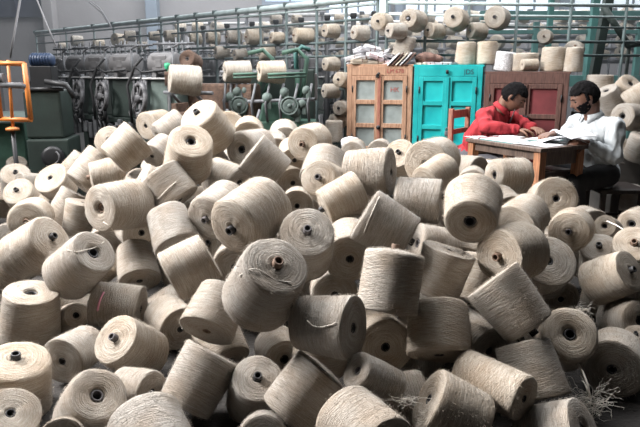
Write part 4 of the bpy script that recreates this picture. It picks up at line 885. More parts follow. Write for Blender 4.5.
M = Matrix.Translation(Q(12.5, 129))
MB().lathe([(0.001, -0.012), (0.055, -0.012), (0.055, 0.008), (0.02, 0.02), (0.001, 0.02)], 20, M).build('foot_disc', M_ORANGE, t)
mb = MB(); mb.tube([Q(12.5, 129), Vector((Q(12.5, 129).x, Q(12.5, 129).y, 0))], 0.02, 8); mb.build('stem', M_DARKIRON, t)
mb = MB(); mb.tube([Q(-6, 84), Q(27, 86)], 0.026, 10); mb.tube([Q(-6, 78), Q(4, 78)], 0.04, 10); mb.build('reel_shaft', M_STEEL, t)
b = at(40, 66, 5.9); t = thing('electric_motor', 'blue electric motor on top of the dark green housing at the left', 'motor', (b.x, b.y + 0.05, 0.0))
M = Matrix.Translation((0, 0, at(40, 60, 5.9).z)) @ Matrix.Rotation(PI / 2, 4, 'Y')
mb = MB(); mb.lathe([(0.001, -0.10), (0.05, -0.10), (0.06, -0.085), (0.06, 0.085), (0.045, 0.11), (0.001, 0.11)], 24, M)
for k in range(7): mb.lathe([(0.058, -0.08 + k * 0.025), (0.067, -0.08 + k * 0.025), (0.067, -0.073 + k * 0.025), (0.058, -0.073 + k * 0.025)], 24, M, close=True)
mb.build('motor_body', M_BLUE, t)
MB().box((0, 0.02, (1.12 + at(40, 66, 5.9).z) / 2 + 0.0), (0.2, 0.16, at(40, 66, 5.9).z - 1.12), bev=0.008).build('mount', M_DARKIRON, t)

# ------------------------------------------------------------------ cabinets
def cabinet(name, label, fl, fr, h, depth, mframe, mpanel, rows, mid=None, mside=None, rise=0.0):
    fl, fr = Vector(fl), Vector(fr); d = fr - fl; wd = d.length
    t = thing(name, label, 'cabinet', (fl.x, fl.y, 0), math.atan2(d.y, d.x), 'wooden cabinets')
    mb = MB(); T = 0.022
    mb.box((T / 2, depth / 2, h / 2), (T, depth, h)); mb.box((wd - T / 2, depth / 2, h / 2), (T, depth, h)); mb.box((wd / 2, depth - T / 2, h / 2), (wd - 2 * T, T, h))
    mb.box((wd / 2, depth / 2, 0.1), (wd - 2 * T, depth - 2 * T, T)); mb.box((wd / 2, depth / 2, h / 2), (wd - 2 * T, depth - 2 * T, T))
    mb.build('carcass', mside or mframe, t)
    MB().box((wd / 2, depth / 2 - 0.005, h + 0.009), (wd + 0.02, depth + 0.02, 0.018), bev=0.004).build('top_board', mframe, t)
    mb = MB(); st = 0.045; tr = 0.085
    mb.box((st / 2, -0.011, h / 2), (st, 0.022, h), bev=0.003); mb.box((wd - st / 2, -0.011, h / 2), (st, 0.022, h), bev=0.003)
    mb.box((wd / 2, -0.011, h - tr / 2), (wd - 2 * st, 0.022, tr), bev=0.003); mb.box((wd / 2, -0.011, 0.05), (wd - 2 * st, 0.022, 0.1), bev=0.003)
    mb.build('face_frame', mframe, t)
    dw = (wd - 2 * st) / 2 - 0.003; z0, z1 = 0.103, h - tr - 0.003; zs = 0.04; rh = (z1 - z0) / rows
    for s in (0, 1):
        x0 = st + 0.002 + s * (dw + 0.002); mb = MB(); c = x0 + dw / 2
        mb.box((x0 + zs / 2, -0.016, (z0 + z1) / 2), (zs, 0.026, z1 - z0), bev=0.003); mb.box((x0 + dw - zs / 2, -0.016, (z0 + z1) / 2), (zs, 0.026, z1 - z0), bev=0.003)
        for k in range(rows + 1):
            zz = z0 + k * (z1 - z0 - zs) / rows + zs / 2
            mb.box((c, -0.016, zz), (dw - 2 * zs, 0.024, zs), bev=0.003)
        dr = mb.build('door', mframe, t)
        for k in range(rows):
            za = z0 + k * (z1 - z0 - zs) / rows + zs; zb_ = z0 + (k + 1) * (z1 - z0 - zs) / rows
            MB().box((c, -0.006, (za + zb_) / 2), (dw - 2 * zs, 0.008, zb_ - za)).build('panel', mpanel, dr)
        for zz in (z0 + 0.15, (z0 + z1) / 2, z1 - 0.12):
            xh = x0 + 0.004 if s == 0 else x0 + dw - 0.004
            mb = MB(); mb.tube([(xh, -0.032, zz - 0.03), (xh, -0.032, zz + 0.03)], 0.006, 8); mb.build('hinge', M_DARKIRON, dr)
    if mid:
        MB().box((wd / 2, -0.034, (z0 + z1) / 2), (0.03, 0.012, z1 - z0), bev=0.003).build('cover_strip', mid, t)
    return t, wd
def front_M(x, z, y=-0.0235): return Matrix.Translation((x, y, z)) @ Matrix.Rotation(PI / 2, 4, 'X')
ca, wa = cabinet('wooden_cabinet', 'worn brown wooden cabinet with dusty grey panels and red brush writing, under the paper heap', (0.262, 6.05), (0.862, 5.93), 1.335, 0.32, M_WOOD, M_PANELGREY, 5, M_WOOD_RED)
text('brush_lettering', 'LM 678', 0.052, M_REDPAINT, ca, front_M(wa * 0.74, 1.29))
text('brush_lettering', 'HK', 0.06, M_REDPAINT, ca, front_M(wa * 0.735, 1.12, -0.0115))
mb = MB(); mb.tube([(wa * 0.47, -0.04, 1.255), (wa * 0.50, -0.046, 1.275)], 0.012, 8); mb.box((wa * 0.47, -0.042, 1.245), (0.03, 0.014, 0.03), bev=0.004); mb.build('hasp', M_DARKIRON, ca)
mb = MB(); mb.lathe([(0.001, 0), (0.02, 0), (0.02, 0.016), (0.001, 0.016)], 14, Matrix.Translation((wa * 0.5, -0.04, 0.77)) @ Matrix.Rotation(PI / 2, 4, 'X')); mb.build('knob', M_DARKIRON, ca)
cb, wb_ = cabinet('painted_cabinet', 'turquoise painted wooden cabinet with panelled doors behind the red chair', (0.876, 5.90), (1.462, 5.72), 1.33, 0.32, M_TURQ, M_TURQ_PANEL, 5, M_TURQ)
text('brush_lettering', '|DS', 0.06, M_INK, cb, front_M(wb_ * 0.80, 1.283))
mb = MB(); mb.tube([(wb_ * 0.49, -0.035, 1.27), (wb_ * 0.49, -0.045, 1.30)], 0.013, 8); mb.build('hasp', M_DARKIRON, cb)
mb = MB(); mb.box((wb_ * 0.53, -0.05, 0.73), (0.045, 0.02, 0.05), bev=0.008); mb.tube([(wb_ * 0.51, -0.05, 0.755), (wb_ * 0.51, -0.05, 0.78), (wb_ * 0.55, -0.05, 0.78), (wb_ * 0.55, -0.05, 0.755)], 0.006, 6); mb.build('padlock', M_STEEL, cb)
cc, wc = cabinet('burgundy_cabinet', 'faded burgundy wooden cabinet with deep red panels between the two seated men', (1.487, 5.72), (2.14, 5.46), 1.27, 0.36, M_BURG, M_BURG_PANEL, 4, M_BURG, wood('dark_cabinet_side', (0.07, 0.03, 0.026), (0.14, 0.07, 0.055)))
mb = MB(); mb.box((wc * 0.47, -0.045, 0.9), (0.05, 0.014, 0.03), bev=0.004); mb.box((wc * 0.53, -0.045, 0.885), (0.035, 0.016, 0.045), bev=0.006); mb.build('padlock', M_DARKIRON, cc)

# ------------------------------------------------------------------ desk, chair, stool
TZ = 0.79
TC = Vector((1.47, 4.14)); E1 = Vector((-0.40, 0.77)).normalized(); E2 = Vector((0.90, 0.44)).normalized(); TW, TD = 0.76, 0.46
def tp(u, v, z=0.0):
    p = TC + E1 * u + E2 * v; return Vector((p.x, p.y, z))
desk_rot = math.atan2(E1.y, E1.x)
desk_c = tp(TW / 2, TD / 2)
desk = thing('desk', 'small dark-topped wooden desk with orange brown legs, papers spread over it', 'desk', (desk_c.x, desk_c.y, 0), desk_rot)
MB().box((0, 0, TZ - 0.014), (TW, TD, 0.028), bev=0.005).build('desk_top', M_TABLETOP, desk)
mb = MB()
for s in (-1, 1):
    mb.box((0, s * (TD / 2 - 0.045), TZ - 0.058), (TW - 0.14, 0.022, 0.06), bev=0.003); mb.box((s * (TW / 2 - 0.045), 0, TZ - 0.078), (0.022, TD - 0.14, 0.10), bev=0.003)
mb.build('apron', M_TABLETOP, desk)  # shadow on the apron is put into its dark wood colour
for sx in (-1, 1):
    for sy in (-1, 1):
        MB().box((sx * (TW / 2 - 0.045), sy * (TD / 2 - 0.045), (TZ - 0.028) / 2), (0.06, 0.06, TZ - 0.028), bev=0.006).build('leg', M_TABLE, desk)
MB().box((-0.06, -0.12, 0.60), (TW - 0.32, TD - 0.30, 0.016), bev=0.003).build("under_shelf", M_TABLETOP, desk)
MB().box((-TW / 2 + 0.10, -0.02, 0.35), (0.018, TD - 0.2, 0.5)).build('side_board', M_STOOL, desk)

CHF = Vector((0.80, -0.60, 0)).normalized()       # the way the red-shirted man faces
ch_c = at(481, 130, 5.38)
chair = thing('ladder_back_chair', 'reddish brown ladder-back wooden chair the red-shirted man sits on', 'chair', (ch_c.x, ch_c.y, 0), math.atan2(CHF.y, CHF.x))
CW, CDp = 0.38, 0.38
MB().box((0.0, 0, 0.45), (CDp, CW, 0.03), bev=0.01).build('seat', M_WOOD_RED, chair)
for s in (-1, 1):
    mb = MB(); mb.box((-CDp / 2 - 0.012, s * (CW / 2 - 0.02), 0.49), (0.04, 0.036, 0.98), bev=0.006); mb.build('back_post', M_WOOD_RED, chair)
    mb = MB(); mb.box((CDp / 2 - 0.025, s * (CW / 2 - 0.025), 0.2175), (0.038, 0.038, 0.435), bev=0.004); mb.build('leg', M_WOOD_RED, chair)
for z, hh in ((0.93, 0.07), (0.78, 0.045), (0.63, 0.045)):
    mb = MB(); mb.box((-CDp / 2 - 0.012, 0, z), (0.018, CW - 0.076, hh), bev=0.006); mb.build('back_slat', M_WOOD_RED, chair)
mb = MB()
for s in (-1, 1): mb.box((-0.006, s * (CW / 2 - 0.022), 0.2), (CDp - 0.05, 0.02, 0.02))
mb.build('stretcher', M_WOOD_RED, chair)
ST = Vector((2.22, 4.62, 0))
stool = thing('stool', 'dark wooden stool under the white-shirted man', 'stool', ST)
MB().box((0, 0, 0.435), (0.36, 0.36, 0.03), bev=0.008).build('seat', M_STOOL, stool)
for sx in (-1, 1):
    for sy in (-1, 1): MB().box((sx * 0.14, sy * 0.14, 0.21), (0.035, 0.035, 0.42), bev=0.004).build('leg', M_STOOL, stool)
mb = MB()
for s in (-1, 1): mb.box((s * 0.14, 0, 0.15), (0.02, 0.245, 0.02)); mb.box((0, s * 0.14, 0.2), (0.245, 0.02, 0.02))
mb.build('stretcher', M_STOOL, stool)

# ------------------------------------------------------------------ the two men
def remeshed(mb, name, m, parent, voxel, smooth=3, strength=0.0, nscale=8.0, seed=0.0):
    me = mb.mesh(name); o = bpy.data.objects.new(name, me); COL.objects.link(o)
    md = o.modifiers.new('skin', 'REMESH'); md.mode = 'VOXEL'; md.voxel_size = voxel; md.use_smooth_shade = True
    sm = o.modifiers.new('soft', 'SMOOTH'); sm.iterations = smooth; sm.factor = 0.5
    ev = o.evaluated_get(bpy.context.evaluated_depsgraph_get()); nm = bpy.data.meshes.new_from_object(ev)
    o.modifiers.clear(); o.data = nm; bpy.data.meshes.remove(me)
    if strength:
        nrm = [v.normal.copy() for v in nm.vertices]
        for v, n_ in zip(nm.vertices, nrm):
            p = v.co * nscale
            f = mnoise.noise(p + Vector((seed, 0, 0))); g = 1 - abs(mnoise.noise(Vector((p.x * 1.6, p.y * 1.6, p.z * 0.7 + seed))) * 2)
            v.co += n_ * strength * (f * 0.6 + g * 0.6)
    nm.materials.clear(); nm.materials.append(m)
    for p in nm.polygons: p.use_smooth = True
    o.parent = parent
    return o
HR = Vector((0.096, 0.074, 0.115))
def head_point(n, swell=1.0):
    "surface of the head for a unit direction n (x forward, y left, z up)"
    x, y, z = n
    p = Vector((x * HR.x, y * HR.y, z * HR.z)) * swell
    if z < -0.1:
        t = min(1, (-0.1 - z) / 0.9); p.y *= 1 - 0.34 * t
        if x < 0.2: p.x *= 1 - 0.45 * t * min(1, (0.2 - x))
        elif x > 0.3: p.x *= 1 + 0.10 * t
    if x < -0.2 and z > -0.3: p.x *= 1.06
    if x > 0.2:
        g = lambda cy, cz, sy, sz: math.exp(-((y - cy) / sy) ** 2 - ((z - cz) / sz) ** 2)
        k = 0.0
        k += 0.026 * g(0, -0.16, 0.13, 0.13) + 0.012 * g(0, 0.06, 0.10, 0.16)       # nose and bridge
        k += 0.006 * (g(0.34, 0.24, 0.28, 0.08) + g(-0.34, 0.24, 0.28, 0.08))       # brows
        k -= 0.010 * (g(0.36, 0.07, 0.18, 0.10) + g(-0.36, 0.07, 0.18, 0.10))       # eye sockets
        k += 0.006 * (g(0.55, -0.16, 0.2, 0.2) + g(-0.55, -0.16, 0.2, 0.2))         # cheeks
        k += 0.007 * g(0, -0.44, 0.24, 0.05) + 0.007 * g(0, -0.55, 0.2, 0.05) - 0.003 * g(0, -0.495, 0.26, 0.025)   # lips
        k += 0.010 * g(0, -0.82, 0.25, 0.14)                                         # chin
        p.x += k
    return p
def add_head(mb, M):
    r = bmesh.ops.create_icosphere(mb.bm, subdivisions=5, radius=1)
    for v in r['verts']: v.co = M @ head_point(v.co.normalized())
    for s in (-1, 1):
        mb.ball(M @ Vector((-0.008, s * 0.074, -0.004)), (0.017, 0.008, 0.030), 2, M.to_3x3().normalized().to_4x4() @ Matrix.Rotation(-s * 0.35, 4, 'Z'))
def shell(name, M, m, parent, keep, swell, rough, thick=0.006):
    bm = bmesh.new(); r = bmesh.ops.create_icosphere(bm, subdivisions=5, radius=1)
    dele = [f for f in bm.faces if not keep(f.calc_center_median().normalized())]
    bmesh.ops.delete(bm, geom=dele, context='FACES')
    for v in bm.verts:
        n_ = v.co.normalized(); k = swell + rough * (mnoise.noise(n_ * 7) + 0.6 * mnoise.noise(n_ * 19))
        v.co = M @ head_point(n_, k)
    for f in bm.faces: f.smooth = True
    me = bpy.data.meshes.new(name); bm.to_mesh(me); bm.free(); me.materials.append(m)
    o = bpy.data.objects.new(name, me); COL.objects.link(o); o.parent = parent
    sd = o.modifiers.new('thickness', 'SOLIDIFY'); sd.thickness = thick; sd.offset = -1
    return o
def add_hand(mb, wrist, d, nrm, side, curl=0.45, s=1.0):
    "wrist point, finger direction, direction of the back of the hand, side = +1 thumb towards d x nrm"
    d = d.normalized(); nrm = (nrm - d * nrm.dot(d)).normalized(); lat = d.cross(nrm) * side
    F = Matrix((d, lat, nrm)).transposed().to_4x4()
    mb.ball(wrist + d * 0.046 * s, (0.050 * s, 0.040 * s, 0.0155 * s), 3, F); mb.ball(wrist + d * 0.012 * s, (0.032 * s, 0.028 * s, 0.018 * s), 2, F)
    for k, (o, L) in enumerate(((0.029, 0.92), (0.010, 1.0), (-0.010, 0.95), (-0.028, 0.78))):
        p = wrist + (d * (0.080 - 0.004 * abs(k - 1)) + lat * o) * s; a = 0.12 + curl * 0.4; q = d + lat * o * 1.6
        q.normalize()
        for j, (ln, r0, r1) in enumerate(((0.042, 0.0088, 0.0082), (0.027, 0.0082, 0.0075), (0.021, 0.0075, 0.0062))):
            e = p + (q * math.cos(a) - nrm * math.sin(a)) * ln * L * s; mb.capsule(p, e, r0 * s, r1 * s); p = e; a += curl
    p = wrist + (d * 0.022 + lat * 0.030) * s
    for j, (ln, r0, r1, w_) in enumerate(((0.040, 0.0115, 0.0095, 0.85), (0.030, 0.0095, 0.0085, 0.45), (0.024, 0.0085, 0.0068, 0.2))):
        e = p + (d * 0.75 + lat * w_ - nrm * 0.35 * (j + 0.6)).normalized() * ln * s; mb.capsule(p, e, r0 * s, r1 * s); p = e
def seated_man(label, pel, fwd, J, skin, shirt_m, trouser_m, beard, seed):
    f = Vector(fwd).normalized(); l = Vector((-f.y, f.x, 0))
    o = Vector((pel[0], pel[1], 0))
    root = thing('person', label, 'person', o)
    V = lambda q: f * q[0] + l * q[1] + Vector((0, 0, q[2]))
    F = Matrix((f, l, Vector((0, 0, 1)))).transposed().to_4x4()
    hc = V(J['head']); yaw, pitch, roll = J['look']
    HM = Matrix.Translation(hc) @ F @ Euler((roll, pitch, yaw), 'XYZ').to_matrix().to_4x4()
    body = MB(); add_head(body, HM)
    hip, belly, chest, neck = V(J['hip']), V(J['belly']), V(J['chest']), V(J['neck'])
    jaw = HM @ Vector((-0.03, 0, -0.07))
    body.tube([chest, neck, jaw, HM @ Vector((-0.035, 0, 0.0))], [0.045, 0.054, 0.053, 0.06], 16)
    tor = lambda mb, g: (mb.ball(hip, (0.105 + g, 0.150 + g, 0.115 + g), 3, F), mb.ball(belly, (0.090 + g, 0.135 + g, 0.14 + g), 3, F),
                         mb.ball((belly + chest) / 2, (0.092 + g, 0.145 + g, 0.13 + g), 3, F), mb.ball(chest, (0.090 + g, 0.152 + g, 0.115 + g), 3, F))
    tor(body, 0)
    for s, k in ((1, 'L'), (-1, 'R')):
        sh, el, wr, kn, an = (V(J[k + q]) for q in ('sh', 'el', 'wr', 'kn', 'an'))
        body.tube([chest + (sh - chest) * 0.4, sh], [0.06, 0.052], 14)
        body.capsule(sh, el, 0.047, 0.038); body.capsule(el, wr, 0.037, 0.026)
        hd = V(J[k + 'hd']); add_hand(body, wr, hd, V(J[k + 'nr']), J[k + 'th'], J.get(k + 'cu', 0.45))
        hj = hip + l * s * 0.085
        body.capsule(hj, kn, 0.078, 0.055); body.capsule(kn, an, 0.052, 0.036)
        body.ball(an + f * 0.07 - Vector((0, 0, 0.035)), (0.115, 0.042, 0.032), 3, F)
    remeshed(body, 'body', skin, root, 0.0055, 2)
    sh_ = MB(); tor(sh_, 0.016)
    for s, k in ((1, 'L'), (-1, 'R')):
        sh, el, wr = (V(J[k + q]) for q in ('sh', 'el', 'wr'))
        sh_.tube([chest + (sh - chest) * 0.25 + Vector((0, 0, 0.03)), sh], [0.074, 0.062], 16); sh_.capsule(sh, el, 0.060, 0.050); cf = wr + (el - wr) * J.get('cuff', 0.12)
        sh_.capsule(el, cf, 0.051, 0.038)
    so = remeshed(sh_, 'shirt', shirt_m, root, 0.008, 1, 0.018, 12.0, seed)
    # collar: a band open at the throat with two points
    ax = (jaw - chest).normalized(); cm = MB(); n = 18; up = neck + ax * 0.012
    side = ax.cross(f).normalized(); fr = side.cross(ax).normalized()
    lo, hi = [], []
    for i in range(n + 1):
        a = PI * 0.16 + (2 * PI - PI * 0.32) * i / n
        dv = fr * math.cos(a) + side * math.sin(a); e = abs(i - n / 2) / (n / 2)
        hi.append(cm.bm.verts.new(up + dv * 0.064 + ax * (0.018 - 0.012 * e))); lo.append(cm.bm.verts.new(up + dv * 0.088 - ax * (0.022 + 0.030 * max(0, e - 0.7) / 0.3)))
    for i in range(n): cm.bm.faces.new((lo[i], lo[i + 1], hi[i + 1], hi[i])).smooth = True
    co = cm.build('collar', shirt_m, so); sd = co.modifiers.new('t', 'SOLIDIFY'); sd.thickness = 0.005
    tr = MB(); tr.ball(hip, (0.128, 0.170, 0.120), 3, F)
    for s, k in ((1, 'L'), (-1, 'R')):
        kn, an = V(J[k + 'kn']), V(J[k + 'an']); hj = hip + l * s * 0.085
        tr.capsule(hj, kn, 0.096, 0.072); tr.capsule(kn, an + Vector((0, 0, 0.03)), 0.070, 0.058)
    remeshed(tr, 'trousers', trouser_m, root, 0.012, 2, 0.006, 8.0, seed + 3)
    def hairline(n_):
        x, y, z = n_
        if x > 0.35: return z > 0.50 - 0.1 * abs(y)
        if x > -0.15: return z > 0.12 + (x + 0.15) * 0.75 or (abs(y) > 0.7 and z > -0.12 and -0.02 < x < 0.22)
        return z > -0.42
    shell('hair', HM, M_HAIR, root, hairline, 1.10, 0.05, 0.012)
    if beard:
        shell('beard', HM, M_HAIR, root, lambda q: -0.97 < q.z < -0.38 + 0.25 * abs(q.y) and q.x > 0.02 and not (abs(q.y) < 0.36 and q.z > -0.66), 1.004, 0.010, 0.003)
    shell('moustache', HM, M_HAIR, root, lambda q: q.x > 0.5 and abs(q.y) < 0.30 and -0.40 < q.z < -0.31, 1.0, 0.006, 0.004)
    for s in (-1, 1):
        MB().ball(HM @ Vector((0.079, s * 0.028, 0.006)), (0.010, 0.013, 0.008), 2, HM.to_3x3().to_4x4()).build('eye', M_EYE, root)
        mb = MB(); mb.tube([HM @ (head_point(Vector((0.9, s * yy, zz)).normalized()) + Vector((0.002, 0, 0))) for yy, zz in ((0.14, 0.22), (0.32, 0.27), (0.52, 0.23))], [0.003, 0.0042, 0.0025], 6); mb.build('eyebrow', M_HAIR, root)
    return root
Z = Vector((0, 0, 1))
red = seated_man('man in a red shirt bending over the desk to write, seated on the ladder-back chair', (1.30, 5.40), (0.80, -0.60, 0), dict(
    hip=(0.0, 0, 0.56), belly=(0.07, 0, 0.70), chest=(0.19, 0, 0.87), neck=(0.275, 0, 1.00), head=(0.355, 0.01, 1.085), look=(0.15, 0.62, 0.0),
    Lsh=(0.21, 0.185, 0.93), Lel=(0.36, 0.27, 0.85), Lwr=(0.50, 0.09, 0.835), Lhd=(0.75, -0.6, -0.05), Lnr=(0, 0, 1), Lth=-1,
    Rsh=(0.19, -0.185, 0.93), Rel=(0.26, -0.29, 0.85), Rwr=(0.46, -0.15, 0.835), Rhd=(0.9, 0.35, -0.05), Rnr=(0, 0, 1), Rth=1, Rcu=0.6,
    Lkn=(0.40, 0.11, 0.50), Lan=(0.36, 0.11, 0.08), Rkn=(0.40, -0.11, 0.50), Ran=(0.30, -0.11, 0.08), cuff=0.06), M_SKIN, M_REDSHIRT, M_GREYCLOTH, False, 2.0)
white = seated_man('bearded man in white shirt and black trousers reading papers, seated on the dark stool', (2.09, 4.62), (-0.95, -0.30, 0), dict(
    hip=(0.0, 0, 0.55), belly=(0.03, 0, 0.70), chest=(0.075, 0, 0.85), neck=(0.115, 0, 0.985), head=(0.185, 0.0, 1.105), look=(-0.32, 0.45, 0.0),
    Lsh=(0.06, 0.19, 0.91), Lel=(0.08, 0.23, 0.70), Lwr=(0.27, 0.16, 0.80), Lhd=(0.95, -0.15, 0.12), Lnr=(0.0, 0.55, 0.8), Lth=-1, Lcu=0.7,
    Rsh=(0.08, -0.19, 0.91), Rel=(0.14, -0.27, 0.76), Rwr=(0.34, -0.12, 0.84), Rhd=(0.9, 0.3, 0.0), Rnr=(0, 0, 1), Rth=1,
    Lkn=(0.33, 0.15, 0.52), Lan=(0.27, 0.17, 0.08), Rkn=(0.40, -0.16, 0.53), Ran=(0.34, -0.16, 0.08), cuff=0.16), M_SKIN_DARK, M_WHITESHIRT, M_BLACKCLOTH, True, 5.0)

# ------------------------------------------------------------------ papers and ledgers on the desk
def sheet(name, label, u, v, wd, dp, rot, z, m, curl=0.0, group=None, parent=None, thick=0.0012, cat='paper'):
    bm = bmesh.new(); nx, ny = 10, 8
    g = [[bm.verts.new((-wd / 2 + wd * i / nx, -dp / 2 + dp * j / ny, curl * math.sin(PI * i / nx) ** 1 * (0.6 + 0.4 * j / ny))) for i in range(nx + 1)] for j in range(ny + 1)]
    for j in range(ny):
        for i in range(nx): bm.faces.new((g[j][i], g[j][i + 1], g[j + 1][i + 1], g[j + 1][i])).smooth = True
    me = bpy.data.meshes.new(name); bm.to_mesh(me); bm.free(); me.materials.append(m)
    o = bpy.data.objects.new(name, me); COL.objects.link(o); sd = o.modifiers.new('t', 'SOLIDIFY'); sd.thickness = thick; sd.offset = 1
    p = tp(u, v, z); o.location = p; o.rotation_euler = (0, 0, desk_rot + rot)
    if label: tag(o, label, cat, group)
    return o
def ledger(label, u, v, wd, dp, rot, z, cover, n=2, spine=None):
    p = tp(u, v, z); t = thing('ledger', label, 'ledger', p, desk_rot + rot, 'ledgers on the desk')
    MB().box((0, 0, 0.002), (wd, dp, 0.004), bev=0.001).build('cover', cover, t)
    bm = bmesh.new(); nx = 16
    for s in (0, 1):
        top = []; bot = []
        for i in range(nx + 1):
            x = (i / nx) * (wd / 2 - 0.004) * (1 if s else -1); h = 0.004 + 0.014 * (1 - (i / nx)) ** 0.5 * math.sin(PI * min(1, 0.12 + i / nx)) + 0.004
            for y in (-1, 1): (top if True else bot).append(bm.verts.new((x, y * (dp / 2 - 0.006), h)))
            for y in (-1, 1): bot.append(bm.verts.new((x, y * (dp / 2 - 0.006), 0.0041)))
        for i in range(nx):
            a, b_, c, d = top[2 * i], top[2 * i + 1], top[2 * i + 3], top[2 * i + 2]; bm.faces.new((a, b_, c, d)).smooth = True
            bm.faces.new((bot[2 * i], top[2 * i], top[2 * i + 2], bot[2 * i + 2])); bm.faces.new((bot[2 * i + 1], bot[2 * i + 3], top[2 * i + 3], top[2 * i + 1]))
        bm.faces.new((top[-2], top[-1], bot[-1], bot[-2]))
    bmesh.ops.recalc_face_normals(bm, faces=bm.faces[:])
    me = bpy.data.meshes.new('pages'); bm.to_mesh(me); bm.free(); me.materials.append(M_PAPER)
    o = bpy.data.objects.new('pages', me); COL.objects.link(o); o.parent = t
    if spine: MB().box((wd / 2 + 0.004, 0, 0.007), (0.012, dp, 0.014), bev=0.003).build('spine', spine, t)
    return t
zt = TZ + 0.0005
ledger('open ledger with teal cover and red edge lying near the front of the desk', 0.47, 0.13, 0.34, 0.20, 0.0, zt, M_TEALCOVER, spine=M_REDCOVER)
ledger('open teal ledger farther back on the desk between the two men', 0.36, 0.40, 0.24, 0.17, 0.4, zt, M_TEALCOVER)
sheet('paper_sheet', 'white sheet under the hand of the red-shirted man', 0.66, 0.30, 0.21, 0.28, 0.3, zt, M_PAPER, 0.004, 'sheets on the desk')
sheet('paper_sheet', 'white sheet lying at the front left corner of the desk', 0.74, 0.12, 0.19, 0.16, -0.2, zt, M_PAPER, 0.003, 'sheets on the desk')
sheet('paper_sheet', 'large white sheet at the near corner of the desk', 0.19, 0.17, 0.30, 0.24, 0.15, zt, M_PAPER, 0.006, 'sheets on the desk')
sheet('paper_sheet', 'curved white page bulging upward before the bearded man', 0.17, 0.38, 0.32, 0.21, 0.9, zt + 0.008, M_PAPER, 0.045, 'sheets on the desk')
hp = at(577, 134, 4.36); o_ = sheet('paper_sheet', 'white page held up in the hand of the bearded man over the desk edge', 0, 0, 0.24, 0.17, 0, 0, M_PAPER, 0.012, 'sheets on the desk')
o_.location = hp; o_.rotation_euler = (0.22, -0.05, 0.35)
sheet('paper_sheet', 'yellowed paper sheaf stuffed on the shelf under the desk top', 0.50, 0.10, 0.30, 0.15, 0.1, 0.612, M_PAPER_OLD, 0.01, 'sheets on the desk', thick=0.02)
p = at(510, 122, 5.0); mb = MB(); mb.tube([p, p + Vector((0.03, -0.01, 0.10))], 0.004, 8); tag(mb.build('pen', M_DARKIRON), 'dark pen held by the red-shirted man', 'pen')

# ------------------------------------------------------------------ things on top of the cabinets
def on(cab, wd, x, y, z=0.0):
    M = cab.matrix_world; h = {ca: 1.354, cb: 1.349, cc: 1.289}[cab]; return M @ Vector((x * wd, y, h + z))
bpy.context.view_layer.update()
rp = random.Random(5)
MW = [M_PAPER, M_PAPER_OLD, M_PAPER, M_PAPER_PINK, M_PAPER]
def bundle(cab, wd, x, y, z, sx, sy, sz, rz, tilt, m, label, group):
    t = thing('paper_bundle', label, 'paper bundle', on(cab, wd, x, y, z), 0, group); t.rotation_euler = (tilt[0], tilt[1], cab.rotation_euler.z + rz)
    mb = MB()
    n_ = max(2, int(sz / 0.006))
    for k in range(n_): mb.box((rp.uniform(-.008, .008), rp.uniform(-.008, .008), sz * (k + 0.5) / n_), (sx * rp.uniform(0.92, 1.0), sy * rp.uniform(0.92, 1.0), sz / n_ * 0.8), Matrix.Rotation(rp.uniform(-.08, .08), 3, 'Z'))
    mb.build('sheets', m, t)
    mb = MB(); mb.box((0.02, 0, sz / 2), (0.008, sy * 1.02, sz * 1.04)); mb.build('tie', M_CLOTH_BROWN, t)
    return t
pb = [(0.10, 0.10, .05, .17, .16, .04, -.2, (.12, -.22), 0, 'white paper bundle drooping over the left edge of the wooden cabinet top'),
      (0.22, 0.16, .10, .18, .16, .03, .6, (-.2, .3), 2, 'white paper bundle pitched up at the back left of the paper heap'),
      (0.40, 0.05, .05, .15, .15, .04, .3, (.1, .38), 3, 'pinkish paper bundle tilted up at the front of the paper heap'),
      (0.56, 0.16, .10, .18, .16, .03, -.4, (.15, -.35), 0, 'white paper bundle slanting down at the top of the paper heap'),
      (0.34, 0.2, .14, .16, .15, .03, .2, (.2, .2), 4, 'topmost white paper bundle at the back of the paper heap'),
      (0.16, 0.05, 0, .16, .14, .05, .35, (0, 0), 1, 'thick yellowed paper bundle at the front left of the wooden cabinet top'),
      (0.30, 0.07, .052, .17, .16, .03, -.35, (.06, -.1), 0, 'white paper bundle sliding off the thick front one on the wooden cabinet'),
      (0.46, 0.12, .07, .17, .2, .03, -.5, (.1, .28), 2, 'uppermost white paper bundle, tipped steeply, on the wooden cabinet'),
      (0.62, 0.15, .05, .17, .2, .03, .4, (-.1, .25), 2, 'white paper bundle propped against the tilted cone on the wooden cabinet'),
      (0.08, 0.14, 0, .15, .2, .02, .2, (0, 0), 0, 'low paper bundle at the left end of the wooden cabinet top'),
      (0.24, 0.12, 0, .17, .2, .028, -.2, (0, 0), 2, 'white paper bundle second from the left on the wooden cabinet'),
      (0.42, 0.10, 0, .15, .2, .035, .1, (0, 0), 1, 'yellowed paper bundle in the middle of the wooden cabinet top'),
      (0.36, 0.16, .038, .18, .2, .02, .5, (.1, .12), 4, 'white paper bundle lying tilted over two others on the wooden cabinet'),
      (0.58, 0.10, 0, .15, .18, .03, -.3, (0, -.05), 3, 'pinkish paper bundle right of the middle on the wooden cabinet'),
      (0.52, 0.17, .04, .17, .2, .02, .25, (.05, .2), 0, 'slanting paper bundle leaning up toward the tilted cone on the wooden cabinet')]
for x, y, z, sx, sy, sz, rz, ti, mi, lab in pb: bundle(ca, wa, x, y, z, sx, sy, sz, rz, ti, MW[mi], lab, 'paper bundles on the wooden cabinet')
